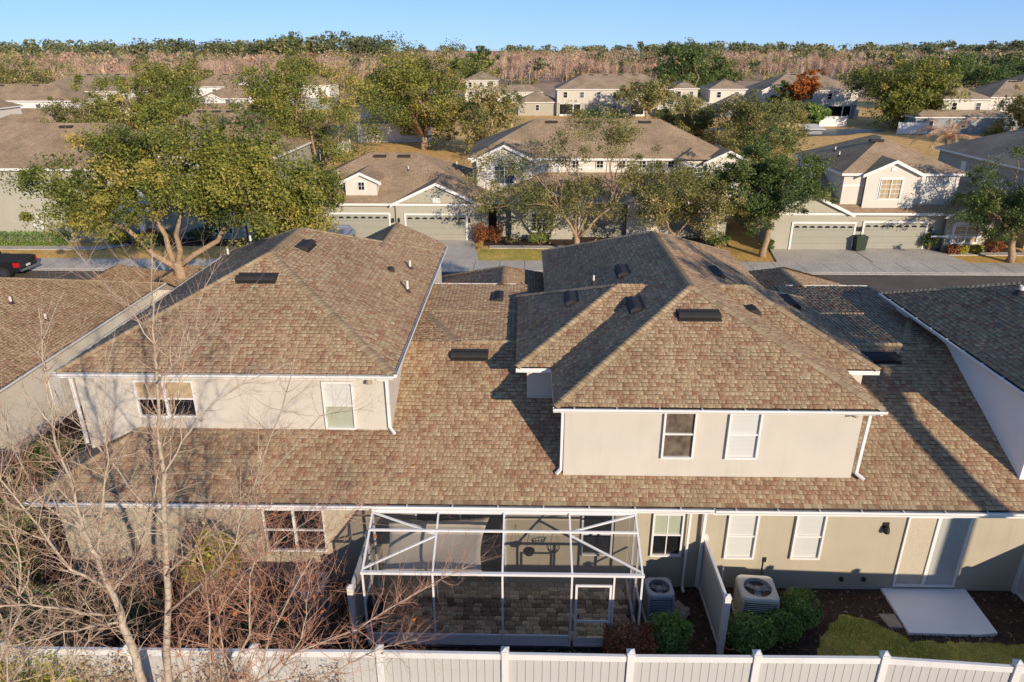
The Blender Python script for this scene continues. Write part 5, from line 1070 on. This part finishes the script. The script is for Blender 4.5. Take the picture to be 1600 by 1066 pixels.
townhouse('house', 'white two-storey house with front gables behind the bushy left oak', -71, -53, 158, 'white', 'white', 'farsh', 10, gables=((-59, 2.0),), low=(-68, -52, 152, 158), vents=3)
townhouse('house', 'small gabled white house just right of the gabled white house', -52, -43, 165, 'white', 'bluegrey', 'farsh', 8, gables=((-49, 1.8),), vents=1)
townhouse('house', 'white two-storey house with many gables in the middle left distance', -56, -43, 128, 'white', 'white', 'farsh', 8, ze=4.6, gables=((-53.5, 1.6), (-46, 1.6)), low=(-60, -42, 124, 129), vents=1)
townhouse('house', 'tall cream house between the two big green trees, mid distance', -31, -19, 150, 'white', 'palegrey', 'farsh', 10, gables=((-29, 1.6),), low=(-30, -19, 145, 151), vents=2)
townhouse('house', 'white gabled house behind the slender oak, above the orange field', -24.5, -16, 110, 'white', 'white', 'farsh', 9, gables=((-19.5, 1.6),), low=(-24, -14, 105.5, 110), vents=1)
townhouse('house', 'brown-roofed low house behind the sage garage house', -38, -24.5, 71, 'sage', 'sage', 'farsh', 9, ze=4.6, vents=3)
t = thing('storage_shed', 'low pale shed roof floating at the pond edge', 'shed', (43.5, 118, 0)); B(40.5, 46.5, 116.8, 119.5, 0, .8).build('wall', M['bluegrey'], t); MB().quad((40.2, 116.3, .85), (46.8, 116.3, .85), (46.6, 120, 1.3), (40.4, 120, 1.3)).quad((40.2, 116.3, .75), (46.8, 116.3, .75), (46.8, 116.3, .85), (40.2, 116.3, .85)).build('roof', M['palegrey'], t)
for i, (x, y, l) in enumerate(((60.5, 117, 'white vinyl gate panel in front of the right grey-brown roofed house'), (52.5, 128, 'white vinyl panel under the big round tree beyond the pond'))):
    t = thing('board_fence', l, 'fence', (x, y, 0)); B(x - 2.2, x + 2.2, y - .05, y + .05, .1, 1.8).build('board', M['white'], t); B(x - 2.3, x - 2.2, y - .08, y + .08, 0, 1.95).build('post', M['white'], t); B(x + 2.2, x + 2.3, y - .08, y + .08, 0, 1.95).build('post', M['white'], t)
t = thing('vinyl_fence', 'short white fence by the orange field left of the big green tree', 'fence', (-24, 88, 0))
for i in range(5): fence_run(t, (-24.5 + i * .3, 84 + i * 2.4), (-24.2 + i * .3, 86.4 + i * 2.4), 1.4, first=(i == 0), pl=.4)

# ---------------------------------------------------------------- hedges and beds across the street
def hedge(label, x0, x1, y, w, h, mat, seed, n=7000, size=.09):
    return shrub('hedge', label, ((x0 + x1) / 2, y, 0), (x1 - x0) / 2, w / 2, h, n, size, mat, 'hedge', seed, True)
hedge('long clipped green hedge under the blank side wall at left', -40, -31.5, 47.3, .9, .85, 'shrub', 70, 11000)
for i, (x, y, r, h, mt, l) in enumerate(((-28.0, 47.6, .8, 1.1, 'ylw', 'yellow-green round shrub beside the front walk'), (-26.0, 47.5, .85, 1.2, 'rust', 'rust-brown round shrub between green ones behind the oak'), (-24.6, 47.8, .7, 1.0, 'shrub', 'green round shrub right of the rust-brown one behind the oak'), (-22.6, 48.2, .9, 1.1, 'dkleaf', 'dark shrub below the lattice window behind the oak'), (-3.0, 48.2, .6, 1.7, 'rust', 'upright red-brown shrub at the garage corner'), (-2.0, 48.4, .55, 1.5, 'rust', 'red-brown shrub second from the garage corner'), (26.95, 46.9, .5, 1.4, 'dkleaf', 'dark upright shrub beside the right garage'), (28.0, 46.0, .45, .7, 'rust', 'small orange-brown shrub below the arched window'), (28.7, 46.1, .4, .6, 'ylw', 'small bright green shrub below the arched window'), (29.7, 46.1, .4, .7, 'ylw', 'small yellow-green shrub at the house corner right of the arch'), (30.8, 46.4, .7, 1.1, 'rust', 'rusty shrub at the right corner of the arched window wall'), (16.2, 46.9, .6, .8, 'dkleaf', 'dark shrub behind the leaning oak trunk'), (13.2, 47.8, .9, 1.0, 'dkleaf', 'dark low shrub left of the leaning oak'), (1.0, 48.2, .8, .9, 'shrub', 'green shrub by the front walk under the airy tree'))):
    shrub('shrub', l, (x, y, 0), r, r * .9, h, 2600, .1, mt, seed=80 + i)
for i, x in enumerate((12.6, 17.8, 27.5, 33.5, 43.5, 48.5, 56)):
    shrub('hedge', ('first clipped hedge from the left beside the tan lawn', 'second clipped hedge from the left beside the tan lawn', 'third clipped hedge from the left beside the tan lawn', 'clipped hedge behind the small tree by the tan lawn', 'clipped hedge at the corner of the white house beyond the pond', 'clipped hedge left of the orange maple', 'clipped hedge right of the orange maple')[i], (x, 147 if x < 40 else 143, 0), 1.7, .8, 1.3, 900, .3, 'shrub', 'hedge', 120 + i, True)

# ---------------------------------------------------------------- trees in the middle distance
def mid(label, x, y, h, r, mat, seed, base=.25, per=26, clumps=None, size=None, bark='bark_oak', name='tree'):
    rng = np.random.default_rng(seed); k = 5; zc = h * (base + (1 - base) / 2); rz = h * (1 - base) / 2
    L = [(0, 0, zc, r * .8, r * .8, rz)] + [(r * .55 * math.cos(a), r * .55 * math.sin(a), zc + rng.uniform(-.35, .3) * rz, r * .55, r * .55, rz * rng.uniform(.5, .75)) for a in rng.uniform(0, 6.28, k)]
    return leafy(name, label, (x, y, 0), L, int((clumps or 150) * 1.3), int(per * 2.3), size or max(.16, y * .0026), r * .19, mat, (h * base * 1.1, .05 * r + .06), 16, seed, bark)
mid('slender tall oak with yellowish leaves left of the sage garage house', -17.0, 60, 12.0, 5.8, 'oak', 201, .14, 60, 260)
mid('big round bright green oak in the middle distance', -13.5, 98, 12.2, 8.4, 'oak', 202, .12, 60, 260)
mid('olive tree attached to the right side of the big round green oak', -5.5, 92, 8.4, 5.0, 'oak2', 203, .1, 40, 150)
mid('bushy broad oak above the broad live oak on the left', -42.8, 86, 11.2, 6.8, 'oak', 204, .12, 55, 250)
mid('lower bushy oak left of the bushy broad oak', -46.2, 77, 7.4, 4.0, 'oak2', 205, .1, 45, 170)
mid('small yellow-green tree between white gabled houses', -38.5, 112, 7.5, 3.6, 'ylw', 206, .15)
mid('wide dark oak at the left edge above the white house', -104, 150, 10.4, 14, 'oak2', 207, .05, 40, 200)
mid('dark rounded oak above the cream house on the left', -82, 178, 10.5, 8, 'oak2', 208, .05, 40, 200)
mid('pair of dark tree crowns above the small distant house', -14.5, 205, 13.2, 5.5, 'dkleaf', 209, .2)
mid('small airy tree with white blossoms in front of the long house straight ahead', 22.5, 139, 8.4, 5.2, 'oak2', 210, .2, 22, 120)
mid('dark tree beside the right end of the long house straight ahead', 38, 172, 14, 8, 'dkleaf', 211, .1, 36, 170)
mid('olive tree behind the right roof end of the long pale house', 26.5, 84, 7.6, 5.4, 'oak2', 212, .08, 45, 170)
mid('lower olive tree beside the pond behind the dark oak', 21.5, 92, 7.0, 4.6, 'oak2', 213, .06, 45, 150)
mid('small bushy tree in front of the white house beyond the pond', 31.5, 96, 6.6, 4.2, 'oak2', 214, .08, 45, 140)
mid('slim dark green conifer beside the orange maple', 47.3, 140, 7.2, 2.4, 'dkleaf', 215, .05)
mid('orange maple in front of the white house beyond the pond', 50.8, 140.5, 9.0, 3.3, 'orange', 216, .2, 24, 90)
mid('big round olive oak beyond the pond at right', 64, 128, 11.6, 8.2, 'oak', 217, .1, 55, 240)
mid('lower dark oak right of the big round olive oak', 70, 136, 8.8, 6.0, 'oak2', 218, .08, 40, 150)
mid('bushy olive tree in front of the far right houses', 68, 101, 7.0, 5.2, 'oak2', 219, .05, 50, 170)
mid('bushy olive tree at the right edge behind the shaded grey house', 79, 104, 7.6, 6.0, 'oak2', 220, .05, 50, 170)
mid('dark spreading oak on the right beyond the far houses', 92, 168, 11.5, 10, 'dkleaf', 221, .05, 40, 180)
mid('wide dark oak at the far right under the woods', 122, 190, 11.5, 13, 'dkleaf', 222, .05, 40, 200)
mid('dark oak above the small house left of the orange maple', 45, 196, 13.5, 9, 'dkleaf', 223, .05, 36, 170)
mid('green shrubby tree beside the white vinyl panel beyond the pond', 47.5, 124, 4.5, 2.6, 'shrub', 224, .05)
mid('tall oak above the white houses on the upper left', -62, 215, 10.5, 6, 'oak2', 225, .1)
# dead palm
t = thing('dead_palm', 'dry tan palm with arching fronds beside the right house', 'palm', (40.9, 72, 0)); rng = np.random.default_rng(31)
MB().tube([(40.9, 72, 0), (40.95, 72, 2), (40.9, 72, 4.6)], [.3, .24, .26], 9).build('trunk', M['bark_oak'], t, smooth=True)
for i in range(15):
    a = i * 2.4 + rng.normal() * .2; el = rng.uniform(.2, 1.2); V = []; F = []; n = 9; pts = []
    for j in range(n + 1): s_ = j / n; pts.append(np.array([math.cos(a) * s_ * 3.2 * math.cos(el * .6), math.sin(a) * s_ * 3.2 * math.cos(el * .6), 4.6 + 3.6 * math.sin(el) * s_ * 1.3 - 3.0 * s_ ** 2.3 * (.6 + .3 * math.sin(el))]))
    side = np.array([-math.sin(a), math.cos(a), 0])
    for j in range(n):
        for sg in (-1, 1):
            for q in range(3):
                b = pts[j] + (pts[j + 1] - pts[j]) * q / 3; e = b + side * sg * .62 * (1 - .5 * j / n) + (pts[j + 1] - pts[j]) * .7 - np.array([0, 0, .28]); k = len(V); V += [b, b + (pts[j + 1] - pts[j]) * .24, e]; F.append((k, k + 1, k + 2))
    V = np.array(V); link('frond', np_mesh('frond', V, [F], M['palm'], rng.random(len(F))), t)
# tall tree standing outside the picture, its shadow crosses the right part of the roof
leafy('pine_tree', 'tall tree standing in the neighbouring yard to the right of the camera', (17.6, 3.4, 0), [(0, 0, 12.6, 2.4, 2.4, 2.6), (.8, .4, 10.6, 1.8, 1.8, 1.2)], 70, 60, .2, .6, 'oak2', (9.8, .3), 14, 300)

# ---------------------------------------------------------------- the woods
rng = np.random.default_rng(77)
def spike_tree(rng, h):
    """leafless crown: trunk and spreading branches as slim three-sided spikes; rows (base, tip, r)"""
    S_ = [((0, 0, 0), (rng.normal() * .5, rng.normal() * .5, h * .7), .15)]; rc = h * rng.uniform(.2, .34); zc = h * rng.uniform(.6, .7)
    for i in range(44):
        d = unit(rng.normal(size=3) + np.array((0, 0, .55))); e = np.array((0, 0, zc)) + d * np.array((rc, rc, h - zc)) * rng.uniform(.6, 1.05); z = min(h * rng.uniform(.25, .6), e[2] * .9); b = np.array((rng.normal() * .1, rng.normal() * .1, z)); S_.append((b, e, .085))
        for k in range(2): q = b + (e - b) * rng.uniform(.45, .95); S_.append((q, q + unit(d + rng.normal(0, .7, 3)) * h * .11, .055))
    V = []; F = []
    for b, e, r in S_:
        k = len(V); b = np.array(b, float)
        for j in range(3): a = j * 2.094; V.append(b + np.array((math.cos(a) * r, math.sin(a) * r, 0)))
        V.append(np.array(e, float)); F += [(k, k + 1, k + 3), (k + 1, k + 2, k + 3), (k + 2, k, k + 3)]
    return np.array(V), np.array(F)
protos = [spike_tree(rng, 11) for _ in range(6)]
def forest(label, pts, hs, tones):
    Vs, Fs, Ts = [], [], []; n = 0
    for (x, y), h, tn in zip(pts, hs, tones):
        V, F = protos[rng.integers(6)]; s = h / 11; a = rng.random() * 6.28; c, s2 = math.cos(a), math.sin(a); W = np.stack([V[:, 0] * c - V[:, 1] * s2, V[:, 0] * s2 + V[:, 1] * c, V[:, 2]], 1) * s + np.array((x, y, 0)); Vs.append(W); Fs.append(F + n); n += len(V); Ts.append(np.clip(tn + rng.normal(0, .06, len(F)), 0, 1))
    tag(link('woods', np_mesh('woods', np.concatenate(Vs), [np.concatenate(Fs)], M['bare'], np.concatenate(Ts))), label, 'woods', kind='stuff')
def front(x): return 215 + 40 * math.sin(x * .013 + 1) + (30 if x > -20 else 0) + (45 if x > 60 else 0)
pts = []; hs = []; tn = []
while len(pts) < 5200:
    y = 190 + 760 * rng.random() ** 1.7; x = rng.uniform(-.82, .82) * y - .02 * y
    if y < front(x): continue
    pts.append((x, y)); clump = math.sin(x * .021 + 2 * math.sin(y * .017)) * math.sin(y * .03 + x * .008); hs.append(rng.uniform(6, 11.5) + 1.2 * clump + (y > 500) * .8); tn.append(float(np.clip(.5 + .25 * clump + rng.normal(0, .2) + (.3 if rng.random() < .05 else 0), 0, 1)))
forest('leafless pinkish-brown woods filling the distance below the horizon', pts, hs, tn)
# evergreen crowns and understorey in the woods
def everg(label, spec, mat, leaf=.9, per=150, seed=1):
    rng2 = np.random.default_rng(seed); P = []; T = []; SZ = []
    for x, y, h, r in spec:
        k = rng2.integers(4, 8); L = np.stack([rng2.normal(0, r * .5, k), rng2.normal(0, r * .5, k), h - r * rng2.uniform(.25, .95, k)], 1); i = rng2.integers(0, k, per); d = unit(rng2.normal(size=(per, 3))) * (.45 + .55 * rng2.random((per, 1))) * r * .55; q = L[i] + d; q[:, 2] = np.minimum(q[:, 2], h); P.append(q + np.array((x, y, 0))); t0 = rng2.normal(.45, .17) if mat != 'woodsleaf' else rng2.beta(1.6, 1.6); T.append(np.clip(t0 + rng2.normal(0, .15 if mat != 'woodsleaf' else .05, per), 0, 1))
    P = np.concatenate(P); o = link('woods', leaf_mesh('woods', P, leaf, mat, rng2, tone=np.concatenate(T), aspect=.8)); tag(o, label, 'woods', kind='stuff'); return o
sp = []
for i in range(420):
    y = 230 + 650 * rng.random() ** 1.2; x = rng.uniform(-.8, .8) * y
    if y < front(x) + 10: continue
    sp.append((x, y, rng.uniform(7, 11.5), rng.uniform(2.5, 5)))
everg('scattered evergreen crowns among the leafless woods', sp, 'ever', 1.0, 130, 2)
sp = []
for i in range(380):
    x0 = rng.uniform(-.82, .82); y = rng.uniform(195, 420); x = x0 * y
    if y < front(x) - 12: continue
    sp.append((x, y, rng.uniform(2, 4.6), rng.uniform(2.5, 4.5)))
everg('low green and brown undergrowth at the foot of the woods', sp, 'oak2', .9, 90, 3)
sp = [(rng.uniform(-.85, .85) * 1000, rng.uniform(850, 1100), rng.uniform(11.5, 17.5), rng.uniform(6, 12)) for i in range(330)]
everg('dark evergreen line along the horizon', sp, 'ever', 2.6, 120, 4)
sp = [(rng.uniform(-150, -72), rng.uniform(370, 430), rng.uniform(15, 20), rng.uniform(5, 8)) for i in range(34)] + [(rng.uniform(-330, -150), rng.uniform(380, 460), rng.uniform(13, 17.5), rng.uniform(5, 8)) for i in range(60)]
everg('taller green oaks rising over the woods at upper left', sp, 'ever', 1.3, 260, 5)
sp = [(rng.uniform(90, 380), rng.uniform(480, 700), rng.uniform(13, 17.5), rng.uniform(4, 7)) for i in range(60)] + [(rng.uniform(150, 330), rng.uniform(260, 380), rng.uniform(6, 11), rng.uniform(4, 6)) for i in range(70)]
everg('green pines and oaks in the woods on the right', sp, 'ever', 1.4, 190, 6)
sp = []
for i in range(1500):
    y = 215 + 560 * rng.random() ** 1.5; x = rng.uniform(-.82, .82) * y
    if y < front(x): continue
    sp.append((x, y, rng.uniform(4.5, 12), rng.uniform(2.0, 5.2)))
everg('soft brown and olive twiggy crowns massed through the woods', sp, 'woodsleaf', .62, 110, 7)
# distant roofs glimpsed between trees
for i, (x, y, w_) in enumerate(((-165, 330, 14), (-152, 342, 12), (-118, 335, 12), (-100, 348, 14))):
    t = thing('house', ('pale distant house glimpsed in the woods, leftmost of four', 'pale distant house glimpsed in the woods, second of four', 'pale distant house glimpsed in the woods, third of four', 'pale distant house glimpsed in the woods, rightmost of four')[i], 'house', (x, y, 0)); B(x - w_ / 2, x + w_ / 2, y, y + 8, 0, 4.2).build('wall', M['palegrey'], t); far_roof('roof', list(hip_faces(x - w_ / 2 - .4, x + w_ / 2 + .4, y - .4, y + 8.4, 4.2)[0].values()), M['palegrey'], t)

# ---------------------------------------------------------------- street furniture and vehicles
t = thing('lamp_post', 'black lantern lamp post standing behind the left roof ridge', 'street lamp', (-17.5, 43.9, 0)); B(-17.55, -17.45, 43.85, 43.95, 0, 2.3).build('pole', M['lampmetal'], t)
MB().lathe((-17.5, 43.9, 2.3), [(.06, 0), (.14, .05), (.2, .4), (.22, .42)], 6).build('lantern', M['lampglass'], t); MB().lathe((-17.5, 43.9, 2.72), [(.26, 0), (.12, .16), (.03, .26), (0, .34)], 6).build('lantern_cap', M['lampmetal'], t)
t = thing('wheeled_bin', 'dark green wheeled bin standing between the two right garages', 'bin', (22.15, 46.55, .06)); MB().prism([(-.3, .1), (.3, .1), (.36, .95), (-.36, .95)], -.33, .33).build('body', M['bin'], t)
o = t.children[0]; o.location = (0, 0, 0)
for ch in t.children: ch.data = ch.data
t.children[0].data.transform(Matrix.Translation((22.15, 46.55, .06)))
B(21.77, 22.53, 46.16, 46.92, 1.01, 1.07).build('lid', M['bin'], t)
for x in (21.85, 22.45): MB().tube([(x - .03, 46.85, .17), (x + .03, 46.85, .17)], .11, 12).build('wheel', M['rubber'], t)
def pickup(label, x, y):
    """rear end at +X; local coordinates, about 4.9 m long"""
    t = thing('pickup_truck', label, 'truck', (x, y, 0)); T = Matrix.Translation((x, y, 0))
    def add(m, nm, mt, par=t, **k): m.v = [tuple(T @ Vector(q)) for q in m.v]; return m.build(nm, M[mt], par, **k)
    body = MB().prism([(-4.9, .42), (-.08, .42), (0, .62), (0, 1.08), (-1.85, 1.08), (-1.9, 1.12), (-3.45, 1.12), (-4.75, 1.0), (-4.95, .8)], -.85, .85); bo = add(body, 'body', 'carpaint', bevel=.05)
    cab = MB().prism([(-1.95, 1.1), (-2.1, 1.6), (-3.05, 1.62), (-3.75, 1.1)], -.76, .76); add(cab, 'cab', 'carpaint', bevel=.05)
    gl = MB().quad((-2.03, -.66, 1.2), (-2.03, .66, 1.2), (-2.11, .6, 1.54), (-2.11, -.6, 1.54)); gl.v = [(a + .07, b, c) for a, b, c in gl.v]; add(gl, 'rear_window', 'glass')
    for s in (-1, 1):
        q = MB().quad((-2.2, s * .775, 1.17), (-3.5, s * .775, 1.17), (-3.05, s * .775, 1.53), (-2.25, s * .775, 1.53)); add(q, 'side_window', 'glass')
        add(MB().box(-.06, .02, s * .84 - .1 * (s > 0), s * .84 + .1 * (s < 0), .74, .98), 'tail_light', 'red', bo); add(MB().box(-.3, .0, s * .852 - .002, s * .852 + .002, .7, .98), 'tail_light', 'red', bo)
        for xx in (-.95, -3.95):
            wo = add(MB().tube([(xx, s * .62, .36), (xx, s * .88, .36)], .36, 20), 'wheel', 'rubber'); add(MB().tube([(xx, s * .86, .36), (xx, s * .895, .36)], .22, 14), 'rim', 'chrome', wo)
    add(MB().box(-1.8, -.06, -.7, .7, 1.081, 1.12), 'bed_cover', 'rubber'); add(MB().box(-.02, .12, -.82, .82, .44, .58), 'bumper', 'chrome', bevel=.02); add(MB().box(.0, .012, -.18, .18, .62, .74), 'number_plate', 'white'); add(MB().box(.002, .02, -.72, .72, .78, .8), 'tailgate_trim', 'dark'); return t
pickup('black pickup truck parked at the kerb, cut by the left edge', -29.4, 40.3)
def car(label, x, y, rz, mt):
    t = thing('parked_car', label, 'car', (x, y, .06), rz=rz); 
    def add(m, nm, mtt, par=t, **k): o = link(nm, m.mesh(nm, M[mtt]), par); b = o.modifiers.new('b', 'BEVEL'); b.width = .04; b.segments = 2; return o
    add(MB().prism([(-2, .3), (2, .3), (2.05, .6), (1.9, .8), (1.0, .88), (-1.6, .9), (-2.0, .75)], -.8, .8), 'body', mt); add(MB().prism([(1.0, .87), (.3, 1.3), (-1.0, 1.32), (-1.7, .89)], -.7, .7), 'cabin', mt)
    o = link('windscreen', MB().quad((.98, -.62, .92), (.98, .62, .92), (.34, .55, 1.3), (.34, -.55, 1.3)).mesh('windscreen', M['glass_day']), t); o.location = (.03, 0, .02)
    for sx in (-1.3, 1.3):
        for sy in (-.72, .72): w_ = add(MB().tube([(sx, sy - .1, .3), (sx, sy + .1, .3)], .3, 16), 'wheel', 'rubber')
    return t
car('blue car parked on the driveway behind the left roof ridge', -12.6, 46.8, R(-90), 'bluecar')
t = thing('flag', 'small red and white flag hanging on the gable house at left', 'flag', (-63.5, 91.6, 2.2)); m = MB(); MB().bar((-63.5, 91.7, 2.2), (-63.0, 91.0, 3.1), .04).build('pole', M['pipe'], t)
for i in range(5): B(-63.3 + i * .001, -62.5, 91.05 + i * .0, 91.07, 1.9 + i * .2, 2.1 + i * .2).build('stripe', M['red'] if i % 2 == 0 else M['white'], t)
t = thing('yard_light', 'short white garden light on the verge left of the leaning oak', 'garden light', (12.4, 44.6, 0)); MB().lathe((12.4, 44.6, 0), [(.03, 0), (.03, .5)], 8).build('stake', M['pipe'], t); MB().lathe((12.4, 44.6, .5), [(.06, 0), (.07, .12), (0, .18)], 8).build('head', M['white'], t)
